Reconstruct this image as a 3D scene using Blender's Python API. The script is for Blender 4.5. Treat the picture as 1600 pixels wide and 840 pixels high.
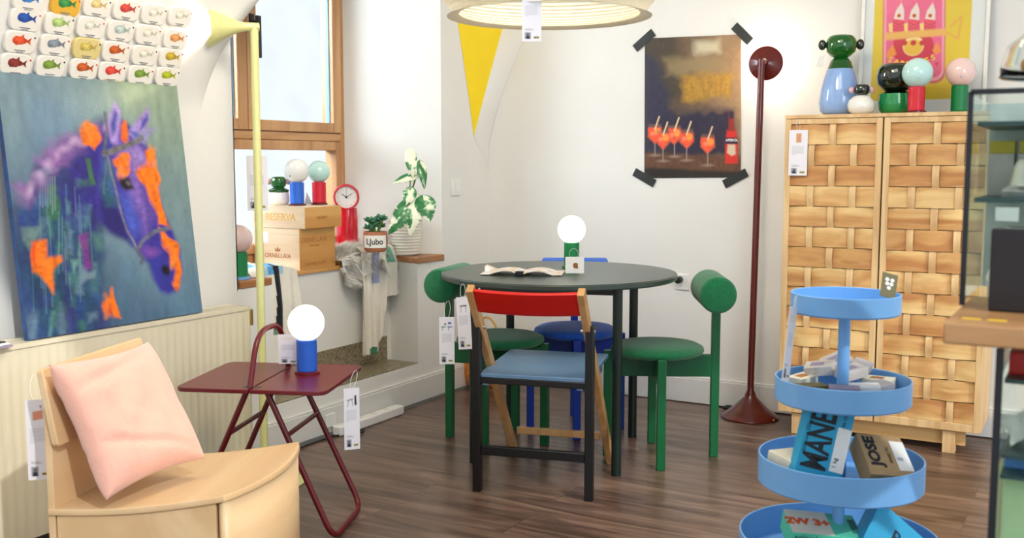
import bpy, bmesh, math, random
import numpy as np
from mathutils import Vector, Matrix, noise
PI = math.pi
for o in list(bpy.data.objects): bpy.data.objects.remove(o)
scene = bpy.context.scene
COL = scene.collection
random.seed(7); rng = np.random.default_rng(7)

# ------------------------------------------------------------------ camera
CAM = Vector((2.962, -4.944, 1.2)); YAW = 0.51734; PIT = 0.10081; FPX = 1630.0
cd = bpy.data.cameras.new('camera'); cam = bpy.data.objects.new('camera', cd); COL.objects.link(cam)
cam.location = CAM; cam.rotation_euler = (PI/2 - PIT, 0, YAW)
cd.sensor_width = 36; cd.lens = FPX/1600*36; cd.clip_start = .02
cd.dof.use_dof = True; cd.dof.focus_distance = 4.2; cd.dof.aperture_fstop = 5.0
scene.camera = cam
# ------------------------------------------------------------------ light
scene.view_settings.view_transform = 'Standard'; scene.view_settings.look = 'None'
scene.view_settings.exposure = 0.34; scene.view_settings.gamma = 1.0
scene.view_settings.use_curve_mapping = False
w = bpy.data.worlds.new('world'); scene.world = w; w.use_nodes = True
bg = w.node_tree.nodes['Background']; bg.inputs[0].default_value = (.86, .93, 1, 1); bg.inputs[1].default_value = .82
def area(name, loc, target, sx, sy, power, col):
    l = bpy.data.lights.new(name, 'AREA'); l.shape = 'RECTANGLE'; l.size = sx; l.size_y = sy; l.energy = power; l.color = col
    o = bpy.data.objects.new(name, l); COL.objects.link(o); o.location = loc
    o.rotation_euler = (Vector(target)-Vector(loc)).to_track_quat('-Z', 'Y').to_euler(); return o
def point(name, loc, power, col, r=.03, parent=None):
    l = bpy.data.lights.new(name, 'POINT'); l.energy = power; l.color = col; l.shadow_soft_size = r
    o = bpy.data.objects.new(name, l); COL.objects.link(o); o.location = loc
    if parent: o.parent = parent
    return o
area('added_fill_shop', (2.1, -2.3, 2.9), (1.5, -1.3, .4), 1.4, 1.4, 20, (1, .95, .88))  # unseen area lamp added overhead for general room brightness
area('added_fill_left', (1.5, -2.6, 2.9), (-.2, -1.35, .3), .8, .8, 34, (1, .85, .64))  # warm unseen lamp added to brighten the niche and parapet
area('shop_window_daylight', (5.4, -4.6, 2.0), (1.2, -.8, .8), 1.6, 2.0, 38, (.86, .93, 1))
area('street_daylight', (-1.7, -2.5, 2.4), (-.2, -.55, 1.3), 1.4, 1.4, 150, (.78, .89, 1))
sl = bpy.data.lights.new('street_sun', 'SUN'); sl.energy = 1.3; sl.angle = .02; sl.color = (1, .97, .92)
so = bpy.data.objects.new('street_sun', sl); COL.objects.link(so); so.rotation_euler = Vector((-.75, .35, -.6)).to_track_quat('-Z', 'Y').to_euler()

# ------------------------------------------------------------------ measuring helpers (rays of the reference view)
_fw = Vector((-math.sin(YAW)*math.cos(PIT), math.cos(YAW)*math.cos(PIT), -math.sin(PIT)))
_R = Vector((math.cos(YAW), math.sin(YAW), 0)); _U = _R.cross(_fw)
def ray(x, y): return _R*(x-800) - _U*(y-420) + _fw*FPX
def PZ(x, y, z=0): d = ray(x, y); return CAM + d*((z-CAM.z)/d.z)
def PX(x, y, v): d = ray(x, y); return CAM + d*((v-CAM.x)/d.x)
def PY(x, y, v): d = ray(x, y); return CAM + d*((v-CAM.y)/d.y)
def PD(x, y, t): return CAM + ray(x, y)*(t/FPX)
def PP(x, y, p0, n): d = ray(x, y); return CAM + d*((Vector(p0)-CAM).dot(n)/d.dot(n))

# ------------------------------------------------------------------ materials
def lin(c):
    return tuple((v/255/12.92 if v/255 <= .04045 else ((v/255+.055)/1.055)**2.4) for v in c)
def newmat(name):
    m = bpy.data.materials.new(name); m.use_nodes = True
    return m, m.node_tree, m.node_tree.nodes['Principled BSDF']
def mat(name, c, rough=.5, metal=0, var=.06, scale=30, bump=.0, coat=0, bscale=None, trans=0, emit=None, estr=0, sss=0, stretch=None, sheen=0, ior=None, spec=None):
    m, t, b = newmat(name); n, L = t.nodes, t.links
    col = lin(c)
    tc = n.new('ShaderNodeTexCoord'); src = tc.outputs['Object']
    if stretch:
        mp = n.new('ShaderNodeMapping'); mp.inputs['Scale'].default_value = stretch; L.new(src, mp.inputs[0]); src = mp.outputs[0]
    nz = n.new('ShaderNodeTexNoise'); nz.inputs['Scale'].default_value = scale; nz.inputs['Detail'].default_value = 4; L.new(src, nz.inputs[0])
    rp = n.new('ShaderNodeValToRGB'); e = rp.color_ramp.elements
    e[0].position = .3; e[1].position = .7
    e[0].color = (*[v*(1-var) for v in col], 1); e[1].color = (*[min(1, v*(1+var)) for v in col], 1)
    L.new(nz.outputs[0], rp.inputs[0]); L.new(rp.outputs[0], b.inputs['Base Color'])
    b.inputs['Roughness'].default_value = rough; b.inputs['Metallic'].default_value = metal
    if coat: b.inputs['Coat Weight'].default_value = coat; b.inputs['Coat Roughness'].default_value = .05
    if trans: b.inputs['Transmission Weight'].default_value = trans
    if ior: b.inputs['IOR'].default_value = ior
    if spec is not None: b.inputs['Specular IOR Level'].default_value = spec
    if sheen: b.inputs['Sheen Weight'].default_value = sheen; b.inputs['Sheen Roughness'].default_value = .5
    if sss: b.inputs['Subsurface Weight'].default_value = sss; b.inputs['Subsurface Radius'].default_value = (.05, .05, .05)
    if emit: b.inputs['Emission Color'].default_value = (*lin(emit), 1); b.inputs['Emission Strength'].default_value = estr
    if bump:
        nb = n.new('ShaderNodeTexNoise'); nb.inputs['Scale'].default_value = bscale or scale*4; nb.inputs['Detail'].default_value = 3; L.new(src, nb.inputs[0])
        bp = n.new('ShaderNodeBump'); bp.inputs['Strength'].default_value = bump; bp.inputs['Distance'].default_value = .004
        L.new(nb.outputs[0], bp.inputs['Height']); L.new(bp.outputs[0], b.inputs['Normal'])
    return m
def wood(name, c1, c2, axis='X', scale=1.0, rough=.45, c3=None):
    """long grain along the given object axis"""
    m, t, b = newmat(name); n, L = t.nodes, t.links
    tc = n.new('ShaderNodeTexCoord'); oi = n.new('ShaderNodeObjectInfo')
    ad = n.new('ShaderNodeVectorMath'); ad.operation = 'ADD'; L.new(tc.outputs['Object'], ad.inputs[0])
    mu = n.new('ShaderNodeMath'); mu.operation = 'MULTIPLY'; mu.inputs[1].default_value = 37; L.new(oi.outputs['Random'], mu.inputs[0]); L.new(mu.outputs[0], ad.inputs[1])
    mp = n.new('ShaderNodeMapping'); s = {'X': (1.2, 14, 14), 'Y': (14, 1.2, 14), 'Z': (14, 14, 1.2)}[axis]
    mp.inputs['Scale'].default_value = [v*scale for v in s]; L.new(ad.outputs[0], mp.inputs[0])
    nz = n.new('ShaderNodeTexNoise'); nz.inputs['Scale'].default_value = 1.2; nz.inputs['Detail'].default_value = 6; nz.inputs['Distortion'].default_value = .6; L.new(mp.outputs[0], nz.inputs[0])
    rp = n.new('ShaderNodeValToRGB'); e = rp.color_ramp.elements; e[0].position = .36; e[1].position = .62
    e[0].color = (*lin(c2), 1); e[1].color = (*lin(c1), 1)
    if c3: x = rp.color_ramp.elements.new(.5); x.color = (*lin(c3), 1)
    L.new(nz.outputs[0], rp.inputs[0])
    nf = n.new('ShaderNodeTexNoise'); nf.inputs['Scale'].default_value = 9; nf.inputs['Detail'].default_value = 3; L.new(mp.outputs[0], nf.inputs[0])
    mx = n.new('ShaderNodeMix'); mx.data_type = 'RGBA'; mx.blend_type = 'MULTIPLY'; mx.inputs[0].default_value = .25
    L.new(rp.outputs[0], mx.inputs[6]); L.new(nf.outputs[1], mx.inputs[7])
    mr = n.new('ShaderNodeMix'); mr.data_type = 'RGBA'; mr.inputs[0].default_value = .35; L.new(rp.outputs[0], mr.inputs[6]); L.new(mx.outputs[2], mr.inputs[7])
    L.new(mr.outputs[2], b.inputs['Base Color']); b.inputs['Roughness'].default_value = rough
    bp = n.new('ShaderNodeBump'); bp.inputs['Strength'].default_value = .12; bp.inputs['Distance'].default_value = .002; L.new(nf.outputs[0], bp.inputs['Height']); L.new(bp.outputs[0], b.inputs['Normal'])
    return m
def vcol(name, rough=.6, bump=.1, bscale=300, spec=.4, sheen=0):
    m, t, b = newmat(name); n, L = t.nodes, t.links
    a = n.new('ShaderNodeVertexColor'); a.layer_name = 'Col'; L.new(a.outputs[0], b.inputs['Base Color'])
    b.inputs['Roughness'].default_value = rough; b.inputs['Specular IOR Level'].default_value = spec
    if sheen: b.inputs['Sheen Weight'].default_value = sheen
    tc = n.new('ShaderNodeTexCoord'); nb = n.new('ShaderNodeTexNoise'); nb.inputs['Scale'].default_value = bscale; L.new(tc.outputs['Object'], nb.inputs[0])
    bp = n.new('ShaderNodeBump'); bp.inputs['Strength'].default_value = bump; bp.inputs['Distance'].default_value = .003; L.new(nb.outputs[0], bp.inputs['Height']); L.new(bp.outputs[0], b.inputs['Normal'])
    return m
M = {}
M['wall'] = mat('wall_plaster', (232, 231, 226), .75, var=.025, scale=2.2, bump=.35, bscale=16, spec=.25)
M['white_paint'] = mat('white_paint', (232, 230, 222), .4, var=.02, scale=5)
M['skirting'] = mat('skirting_paint', (225, 224, 220), .35, var=.02, scale=5)
M['grey_strip'] = mat('grey_vinyl_strip', (120, 122, 124), .5, var=.04)
M['yellow_paint'] = mat('yellow_wall_paint', (247, 214, 6), .6, var=.03, scale=4, bump=.2, bscale=20)
M['radiator'] = mat('cream_radiator_enamel', (226, 218, 192), .3, var=.04, scale=6, coat=.2)
M['window_wood'] = wood('oak_window_wood', (205, 158, 108), (178, 128, 82), 'Z', .8)
M['window_wood_y'] = wood('oak_window_wood_rail', (205, 158, 108), (178, 128, 82), 'Y', .8)
M['birch'] = wood('birch_plywood', (226, 194, 150), (212, 176, 130), 'Y', .35, .38)
M['pine'] = wood('pine_strip', (238, 202, 138), (190, 130, 74), 'X', .7, .5, (218, 168, 104))
M['pine_v'] = wood('pine_upright', (234, 200, 146), (212, 170, 116), 'Z', 1.3, .5)
M['pine_dark'] = mat('dark_pine_back', (150, 110, 70), .8)  # darker brown pine for the sheet behind the woven strips
M['beech'] = wood('beech_wood', (218, 172, 116), (200, 148, 92), 'Z', 1.0, .4)
M['walnut_board'] = wood('oiled_oak_board', (176, 122, 74), (138, 88, 50), 'Y', 1.0, .45)
M['crate_light'] = wood('pale_crate_pine', (228, 206, 176), (202, 172, 138), 'X', .7, .6, (218, 192, 158))
M['crate_gold'] = wood('golden_crate_pine', (222, 170, 100), (200, 140, 72), 'Y', .5, .6, (213, 157, 88))
M['counter'] = wood('oak_counter', (186, 140, 92), (150, 104, 62), 'X', .8, .4)
M['green_frame'] = mat('green_lacquer', (0, 92, 48), .35, var=.04)
M['green_cloth'] = mat('green_wool', (4, 112, 64), .9, var=.14, scale=60, bump=.5, bscale=700, sheen=.3)
M['blue_frame'] = mat('blue_lacquer', (14, 60, 170), .4, var=.04)
M['blue_cloth'] = mat('blue_wool', (18, 92, 200), .9, var=.12, scale=60, bump=.5, bscale=700, sheen=.3)
M['table_top'] = mat('dark_green_table_top', (58, 72, 64), .3, var=.05, scale=40, bump=.05, bscale=400)
M['table_metal'] = mat('dark_green_metal', (6, 30, 24), .3, var=.05)
M['black_wood'] = mat('black_stained_wood', (11, 11, 13), .4, var=.2, scale=10, stretch=(10, 10, 1))
M['red_paint'] = mat('red_painted_wood', (214, 20, 10), .4, var=.04, scale=12)
M['seat_blue'] = mat('grey_blue_painted_wood', (108, 144, 178), .35, var=.04, scale=12)
M['burgundy'] = mat('burgundy_steel', (104, 14, 26), .32, var=.05)
M['burgundy_top'] = mat('burgundy_table_lacquer', (104, 16, 30), .3, var=.05, scale=15, bump=.05, bscale=500)
M['brown_red'] = mat('brown_red_enamel', (92, 22, 16), .22, var=.05, coat=.3)
M['lime'] = mat('pale_lime_enamel', (222, 222, 150), .25, var=.03, coat=.3)
M['dark_metal'] = mat('black_steel', (22, 24, 28), .4, var=.1)
M['pink_velvet'] = mat('pink_velvet', (228, 172, 152), .85, var=.05, scale=8, bump=.4, bscale=90, sheen=.5)
M['sky_blue'] = mat('sky_blue_metal', (118, 176, 232), .38, var=.02, scale=20)
M['lamp_green'] = mat('green_lamp_base', (0, 124, 66), .4); M['lamp_red'] = mat('red_lamp_base', (208, 22, 44), .4); M['lamp_blue'] = mat('blue_lamp_base', (36, 98, 205), .4)
M['opal'] = mat('white_opal_glass', (240, 243, 240), .08, var=.01, coat=.6, sss=.2)
M['opal_mint'] = mat('mint_opal_glass', (196, 234, 228), .08, var=.01, coat=.6, sss=.2)
M['opal_pink'] = mat('pink_opal_glass', (246, 212, 204), .08, var=.01, coat=.6, sss=.2)
M['opal_lit'] = mat('lit_opal_glass', (255, 250, 235), .2, var=.01, emit=(255, 246, 226), estr=1.25)
M['paper_shade'] = mat('white_rice_paper', (248, 243, 226), .8, var=.03, scale=20, bump=.25, bscale=160)
M['glass_pane'] = mat('clear_window_glass', (250, 252, 252), 0, var=0, trans=1, ior=1.05)
M['case_glass'] = mat('display_case_glass', (236, 246, 242), .0, var=0, trans=1, ior=1.08)
M['dome_glass'] = mat('dome_glass', (244, 250, 248), .02, var=0, trans=1, ior=1.3)
M['green_glass'] = mat('bottle_green_glass', (10, 104, 22), .04, var=.1, trans=.55, coat=1, ior=1.4)
M['dark_glass'] = mat('dark_olive_glass', (16, 34, 12), .03, var=.1, trans=.25, coat=1)
M['blue_opaque_glass'] = mat('periwinkle_glass', (138, 172, 222), .08, var=.03, coat=.8)
M['white_glass'] = mat('milk_glass', (238, 236, 226), .08, var=.02, coat=.8)
M['green_opaque_glass'] = mat('green_cased_glass', (22, 142, 74), .06, var=.03, coat=.8)
M['pink_glass'] = mat('pale_pink_glass', (206, 160, 170), .08, coat=.8)
M['red_plastic'] = mat('glossy_red_plastic', (198, 14, 34), .18, var=.03, coat=.6)
M['white_plastic'] = mat('white_plastic', (236, 236, 232), .35, var=.01)
M['black_plastic'] = mat('black_plastic', (18, 18, 20), .4)
M['black_tape'] = mat('black_gaffer_tape', (28, 34, 32), .5, var=.1)
M['gasket'] = mat('blue_grey_gasket', (120, 158, 190), .5)
M['terracotta'] = mat('terracotta', (186, 118, 84), .7, var=.06, scale=10)
M['pot_white'] = mat('white_ribbed_ceramic', (236, 230, 214), .45, var=.02)
M['stem'] = mat('green_stem', (88, 128, 52), .5, var=.1)
M['succulent'] = mat('succulent_leaf', (60, 122, 88), .4, var=.25, scale=30)
M['soil'] = mat('dark_soil', (50, 36, 28), .9, var=.3, scale=200)
M['fur'] = mat('white_fur', (250, 247, 240), .9, var=.05, scale=40)
M['amber'] = mat('amber_rattan', (206, 120, 44), .35, var=.25, scale=40, bump=.5, bscale=60)
M['rope'] = mat('yellow_rope', (214, 164, 78), .8, var=.25, scale=200, bump=.6, bscale=400)
M['black_box'] = mat('black_menu_card', (26, 18, 20), .45, var=.15)
M['paper'] = mat('white_paper', (240, 238, 232), .7, var=.02)
M['cyan_box'] = mat('cyan_carton', (20, 158, 200), .5, var=.05, scale=30)
M['kraft'] = mat('kraft_carton', (178, 146, 102), .7, var=.07, scale=60)
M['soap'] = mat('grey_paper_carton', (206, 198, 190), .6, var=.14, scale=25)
M['soap_dark'] = mat('darker_paper_carton', (168, 164, 166), .6, var=.14, scale=25)  # same carton paper in a darker grey
M['mint_box'] = mat('mint_carton', (92, 208, 168), .5); M['cream_box'] = mat('cream_carton', (232, 224, 200), .6, var=.04)
M['lilac_box'] = mat('grey_lilac_carton', (150, 140, 165), .6)
M['ink'] = mat('black_ink', (16, 24, 32), .6); M['orange_ink'] = mat('orange_ink', (238, 96, 30), .6); M['red_ink'] = mat('red_ink', (220, 40, 50), .6)
M['burnt'] = mat('burnt_in_stamp', (150, 92, 50), .7); M['burnt_soft'] = mat('faint_stamp', (172, 116, 60), .7); M['ochre_stamp'] = mat('ochre_stamp', (206, 160, 84), .6)
M['yellow_ink'] = mat('yellow_ink', (240, 200, 40), .6); M['white_ink'] = mat('white_ink', (240, 240, 236), .6)
M['grey_ink'] = mat('grey_ink', (120, 122, 128), .6)
M['khaki_card'] = mat('khaki_card', (88, 82, 30), .5)
M['brass'] = mat('brass', (200, 160, 80), .3, metal=.9)
M['cable_black'] = mat('black_cable', (20, 20, 22), .5)
M['vc'] = vcol('printed_card'); M['canvas'] = vcol('oil_on_canvas', .5, .35, 220, .35); M['cloth'] = vcol('woven_cotton', .9, .6, 260, .2, .2)
M['poster'] = vcol('printed_poster', .42, .04, 40, .4); M['leaf'] = vcol('variegated_leaf', .35, .15, 60, .5)
M['silver'] = mat('brushed_silver', (190, 192, 195), .25, metal=.8)
M['teal'] = mat('dark_teal_shelf', (60, 84, 84), .4); M['mustard'] = mat('mustard_pack', (200, 180, 60), .6)
M['bread'] = mat('baked_pastry', (190, 128, 60), .7, var=.3, scale=40, bump=.5)
M['plaster_out'] = mat('street_facade_render', (220, 222, 224), .9, var=.05, scale=2)
M['window_out'] = mat('street_facade_window', (196, 208, 218), .2, var=.05)
M['case_back'] = mat('pale_grey_case_back', (196, 206, 200), .6, var=.2, scale=12)
M['pale_green'] = mat('pale_green_box', (196, 222, 170), .6); M['box_blue'] = mat('blue_carton', (86, 140, 205), .5)
def plate_mat():
    m, t, b = newmat('diamond_plate'); n, L = t.nodes, t.links
    tc = n.new('ShaderNodeTexCoord'); mp = n.new('ShaderNodeMapping'); mp.inputs['Rotation'].default_value = (0, 0, .78); mp.inputs['Scale'].default_value = (55, 55, 55); L.new(tc.outputs['Object'], mp.inputs[0])
    ck = n.new('ShaderNodeTexChecker'); ck.inputs['Scale'].default_value = 1; L.new(mp.outputs[0], ck.inputs[0])
    wv = n.new('ShaderNodeTexVoronoi'); wv.inputs['Scale'].default_value = 1.4; L.new(mp.outputs[0], wv.inputs[0])
    rp = n.new('ShaderNodeValToRGB'); e = rp.color_ramp.elements; e[0].color = (*lin((190, 178, 148)), 1); e[1].color = (*lin((120, 110, 88)), 1); L.new(wv.outputs[0], rp.inputs[0])
    L.new(rp.outputs[0], b.inputs['Base Color']); b.inputs['Metallic'].default_value = .5; b.inputs['Roughness'].default_value = .35
    bp = n.new('ShaderNodeBump'); bp.inputs['Strength'].default_value = .6; bp.inputs['Distance'].default_value = .004; L.new(wv.outputs[0], bp.inputs['Height']); L.new(bp.outputs[0], b.inputs['Normal'])
    return m
M['plate'] = plate_mat()
def floor_mat():
    m, t, b = newmat('grey_brown_laminate'); n, L = t.nodes, t.links
    tc = n.new('ShaderNodeTexCoord')
    br = n.new('ShaderNodeTexBrick'); br.offset = .37; br.inputs['Scale'].default_value = 1; br.inputs['Brick Width'].default_value = 1.3; br.inputs['Row Height'].default_value = .19
    br.inputs['Mortar Size'].default_value = .0012; br.inputs['Mortar Smooth'].default_value = .3
    br.inputs['Color1'].default_value = (0, 0, 0, 1); br.inputs['Color2'].default_value = (1, 1, 1, 1); br.inputs['Mortar'].default_value = (.5, .5, .5, 1)
    L.new(tc.outputs['Object'], br.inputs[0])
    mp = n.new('ShaderNodeMapping'); mp.inputs['Scale'].default_value = (1.6, 15, 1); L.new(tc.outputs['Object'], mp.inputs[0])
    ad = n.new('ShaderNodeVectorMath'); ad.operation = 'MULTIPLY_ADD'; ad.inputs[1].default_value = (13, 7, 3); L.new(br.outputs[0], ad.inputs[0]); L.new(mp.outputs[0], ad.inputs[2])
    nz = n.new('ShaderNodeTexNoise'); nz.inputs['Scale'].default_value = 1.0; nz.inputs['Detail'].default_value = 7; nz.inputs['Distortion'].default_value = 1.2; L.new(ad.outputs[0], nz.inputs[0])
    rp = n.new('ShaderNodeValToRGB'); e = rp.color_ramp.elements; e[0].position = .3; e[1].position = .72
    e[0].color = (*lin((68, 49, 41)), 1); e[1].color = (*lin((136, 110, 94)), 1); x = e.new(.5); x.color = (*lin((102, 79, 66)), 1)
    L.new(nz.outputs[0], rp.inputs[0])
    hs = n.new('ShaderNodeHueSaturation'); mr = n.new('ShaderNodeMapRange'); mr.inputs[3].default_value = .84; mr.inputs[4].default_value = 1.12
    L.new(br.outputs[0], mr.inputs[0]); L.new(mr.outputs[0], hs.inputs['Value']); L.new(rp.outputs[0], hs.inputs['Color'])
    mx = n.new('ShaderNodeMix'); mx.data_type = 'RGBA'; L.new(br.outputs[1], mx.inputs[0]); L.new(hs.outputs[0], mx.inputs[6]); mx.inputs[7].default_value = (*lin((62, 48, 42)), 1)
    L.new(mx.outputs[2], b.inputs['Base Color'])
    b.inputs['Roughness'].default_value = .3; b.inputs['Specular IOR Level'].default_value = .55
    bp = n.new('ShaderNodeBump'); bp.inputs['Strength'].default_value = .1; bp.inputs['Distance'].default_value = .002; L.new(nz.outputs[0], bp.inputs['Height']); L.new(bp.outputs[0], b.inputs['Normal'])
    return m
M['floor'] = floor_mat()

def paper():
    m = M['paper_shade']; t = m.node_tree; n, L = t.nodes, t.links; b = n['Principled BSDF']; o = n['Material Output']
    tr = n.new('ShaderNodeBsdfTranslucent'); tr.inputs[0].default_value = (.95, .93, .86, 1); mx = n.new('ShaderNodeMixShader'); mx.inputs[0].default_value = .5
    L.new(b.outputs[0], mx.inputs[1]); L.new(tr.outputs[0], mx.inputs[2]); L.new(mx.outputs[0], o.inputs[0])
paper()
# ------------------------------------------------------------------ mesh helpers
def obj(name, bm, m, parent=None, smooth=35, bevel=0, seg=2, sub=0, solid=0):
    me = bpy.data.meshes.new(name)
    if isinstance(bm, bmesh.types.BMesh):
        bmesh.ops.recalc_face_normals(bm, faces=bm.faces); bm.to_mesh(me); bm.free()
    else: me = bm
    o = bpy.data.objects.new(name, me); COL.objects.link(o)
    if m is not None: me.materials.append(M[m] if isinstance(m, str) else m)
    if parent is not None: o.parent = parent
    if solid: md = o.modifiers.new('s', 'SOLIDIFY'); md.thickness = solid; md.offset = 0
    if bevel: md = o.modifiers.new('b', 'BEVEL'); md.width = bevel; md.segments = seg; md.limit_method = 'ANGLE'; md.angle_limit = .6
    if sub: md = o.modifiers.new('u', 'SUBSURF'); md.levels = sub; md.render_levels = sub
    if smooth:
        for p in me.polygons: p.use_smooth = True
        me.set_sharp_from_angle(angle=math.radians(smooth))
    return o
def tag(o, label=None, cat=None, group=None, kind=None):
    if label: o['label'] = label
    if cat: o['category'] = cat
    if group: o['group'] = group
    if kind: o['kind'] = kind
    return o
def thing(name, label, cat, loc=(0, 0, 0), rz=0, group=None):
    o = bpy.data.objects.new(name, None); COL.objects.link(o); o.location = loc; o.rotation_euler = (0, 0, rz); o.empty_display_size = .05
    return tag(o, label, cat, group)
def struct(name, bm, m, parent=None, **k):
    o = obj(name, bm, m, parent, **k); o['kind'] = 'structure'; return o
def B(): return bmesh.new()
def box(bm, x0, x1, y0, y1, z0, z1, mtx=None):
    r = bmesh.ops.create_cube(bm, size=1, matrix=Matrix.Translation(((x0+x1)/2, (y0+y1)/2, (z0+z1)/2)) @ Matrix.Diagonal((abs(x1-x0), abs(y1-y0), abs(z1-z0), 1)))
    if mtx is not None: bmesh.ops.transform(bm, matrix=mtx, verts=r['verts'])
    return bm
def bx(*a, mtx=None): return box(B(), *a, mtx=mtx)
def frame_to(d, up=Vector((0, 0, 1))):
    d = Vector(d).normalized(); s = up.cross(d)
    if s.length < 1e-4: s = Vector((1, 0, 0))
    s.normalize(); u = d.cross(s); return s, u, d
def beam(bm, a, b, wx, wy, up=(0, 0, 1), ref=None):
    """rectangular bar from a to b; wx along side dir ref"""
    a, b = Vector(a), Vector(b); s, u, d = frame_to(b-a, Vector(up))
    if ref is not None:
        s = Vector(ref); s = (s - d*s.dot(d)).normalized(); u = d.cross(s)
    v = []
    for p in (a, b):
        for i, j in ((-1, -1), (1, -1), (1, 1), (-1, 1)): v.append(bm.verts.new(p + s*i*wx/2 + u*j*wy/2))
    for f in ((0, 1, 2, 3), (4, 5, 6, 7), (0, 1, 5, 4), (1, 2, 6, 5), (2, 3, 7, 6), (3, 0, 4, 7)): bm.faces.new([v[i] for i in f])
    return bm
def fillet(pts, r, n=5):
    pts = [Vector(p) for p in pts]; out = [pts[0]]
    for i in range(1, len(pts)-1):
        a, b, c = pts[i-1], pts[i], pts[i+1]; rr = min(r, (a-b).length*.45, (c-b).length*.45)
        p = b+(a-b).normalized()*rr; q = b+(c-b).normalized()*rr
        for k in range(n+1):
            t = k/n; out.append(p*(1-t)**2 + b*2*t*(1-t) + q*t*t)
    out.append(pts[-1]); return out
def tube(bm, pts, r, n=12, cap=True, rf=None, closed=False):
    pts = [Vector(p) for p in pts]; rings = []; prev = None
    for i, p in enumerate(pts):
        d = (pts[min(i+1, len(pts)-1)]-pts[max(i-1, 0)])
        if closed: d = pts[(i+1) % len(pts)]-pts[i-1]
        d.normalize()
        if prev is None: s, u, _ = frame_to(d)
        else:
            s = prev - d*prev.dot(d); s.normalize(); u = d.cross(s)
        prev = s; R_ = r if rf is None else rf(i/(len(pts)-1))
        rings.append([bm.verts.new(p+(s*math.cos(a)+u*math.sin(a))*R_) for a in [2*PI*k/n for k in range(n)]])
    m = len(rings)
    for i in range(m if closed else m-1):
        A, C_ = rings[i], rings[(i+1) % m]
        for k in range(n): bm.faces.new((A[k], A[(k+1) % n], C_[(k+1) % n], C_[k]))
    if cap and not closed: bm.faces.new(rings[0]); bm.faces.new(rings[-1])
    return bm
def lathe(bm, prof, n=48, mtx=None, wob=None):
    rings = []; vs = []
    for r, z in prof:
        if r < 1e-5: v = [bm.verts.new((0, 0, z))]
        else:
            v = []
            for k in range(n):
                a = 2*PI*k/n; rr = r*(wob(a, z) if wob else 1); v.append(bm.verts.new((rr*math.cos(a), rr*math.sin(a), z)))
        rings.append(v); vs += v
    for a, b in zip(rings, rings[1:]):
        if len(a) == 1 and len(b) == 1: continue
        for k in range(n):
            k2 = (k+1) % n
            if len(a) == 1: bm.faces.new((a[0], b[k], b[k2]))
            elif len(b) == 1: bm.faces.new((a[k], a[k2], b[0]))
            else: bm.faces.new((a[k], a[k2], b[k2], b[k]))
    if mtx is not None: bmesh.ops.transform(bm, matrix=mtx, verts=vs)
    return bm
def disc(r, z): return [(0, z), (r, z)]
def cyl(bm, r, z0, z1, n=40, mtx=None): return lathe(bm, [(0, z0), (r, z0), (r, z1), (0, z1)], n, mtx)
def sphere(bm, c, r, sx=1, sy=1, sz=1, u=32, v=20):
    res = bmesh.ops.create_uvsphere(bm, u_segments=u, v_segments=v, radius=r, matrix=Matrix.Translation(c) @ Matrix.Diagonal((sx, sy, sz, 1)))
    return bm
def prism(bm, poly, z0, z1, mtx=None):
    a = [bm.verts.new((p[0], p[1], z0)) for p in poly]; b = [bm.verts.new((p[0], p[1], z1)) for p in poly]
    bm.faces.new(a); bm.faces.new(b); n = len(poly)
    for i in range(n): bm.faces.new((a[i], a[(i+1) % n], b[(i+1) % n], b[i]))
    if mtx is not None: bmesh.ops.transform(bm, matrix=mtx, verts=a+b)
    return bm
def rrect(w, h, r, n=6, cx=0, cy=0):
    out = []
    for sx, sy, a0 in ((1, 1, 0), (-1, 1, 90), (-1, -1, 180), (1, -1, 270)):
        for k in range(n+1):
            a = math.radians(a0+90*k/n); out.append((cx+sx*(w/2-r)+r*math.cos(a), cy+sy*(h/2-r)+r*math.sin(a)))
    return out
def grid(fn, nu, nv, col=None):
    """fn(u,v)->xyz, col(u,v)->linear rgb or array[nv+1,nu+1,3]"""
    vs = [fn(i/nu, j/nv) for j in range(nv+1) for i in range(nu+1)]
    fs = [(j*(nu+1)+i, j*(nu+1)+i+1, (j+1)*(nu+1)+i+1, (j+1)*(nu+1)+i) for j in range(nv) for i in range(nu)]
    me = bpy.data.meshes.new('g'); me.from_pydata([tuple(v) for v in vs], [], fs)
    if col is not None:
        ca = me.color_attributes.new('Col', 'FLOAT_COLOR', 'POINT')
        if callable(col): arr = np.array([col(i/nu, j/nv) for j in range(nv+1) for i in range(nu+1)])
        else: arr = np.asarray(col).reshape(-1, 3)
        buf = np.ones((len(vs), 4), np.float32); buf[:, :3] = arr; ca.data.foreach_set('color', buf.ravel())
    return me
def text(s, size, m, parent, mtx, name='lettering', align='CENTER', depth=.0004, sx=1.0, bold=0, squash=1):
    cu = bpy.data.curves.new('t', 'FONT'); cu.body = s; cu.size = size; cu.align_x = align; cu.align_y = 'CENTER'; cu.extrude = depth; cu.offset = bold; cu.resolution_u = 3
    t = bpy.data.objects.new('t', cu); COL.objects.link(t)
    dg = bpy.context.evaluated_depsgraph_get(); me = bpy.data.meshes.new_from_object(t.evaluated_get(dg)); bpy.data.objects.remove(t)
    me.transform(Matrix.Diagonal((sx, squash, 1, 1))); me.transform(mtx)
    me.materials.clear(); me.name = name
    o = bpy.data.objects.new(name, me); COL.objects.link(o); me.materials.append(M[m]); o.parent = parent
    return o
def basis(o, x, y, z=None):
    x = Vector(x).normalized(); y = Vector(y); y = (y-x*y.dot(x)).normalized(); z = x.cross(y)
    return Matrix(((x.x, y.x, z.x, o[0]), (x.y, y.y, z.y, o[1]), (x.z, y.z, z.z, o[2]), (0, 0, 0, 1)))
def children(o): return [c for c in bpy.data.objects if c.parent == o]
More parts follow.
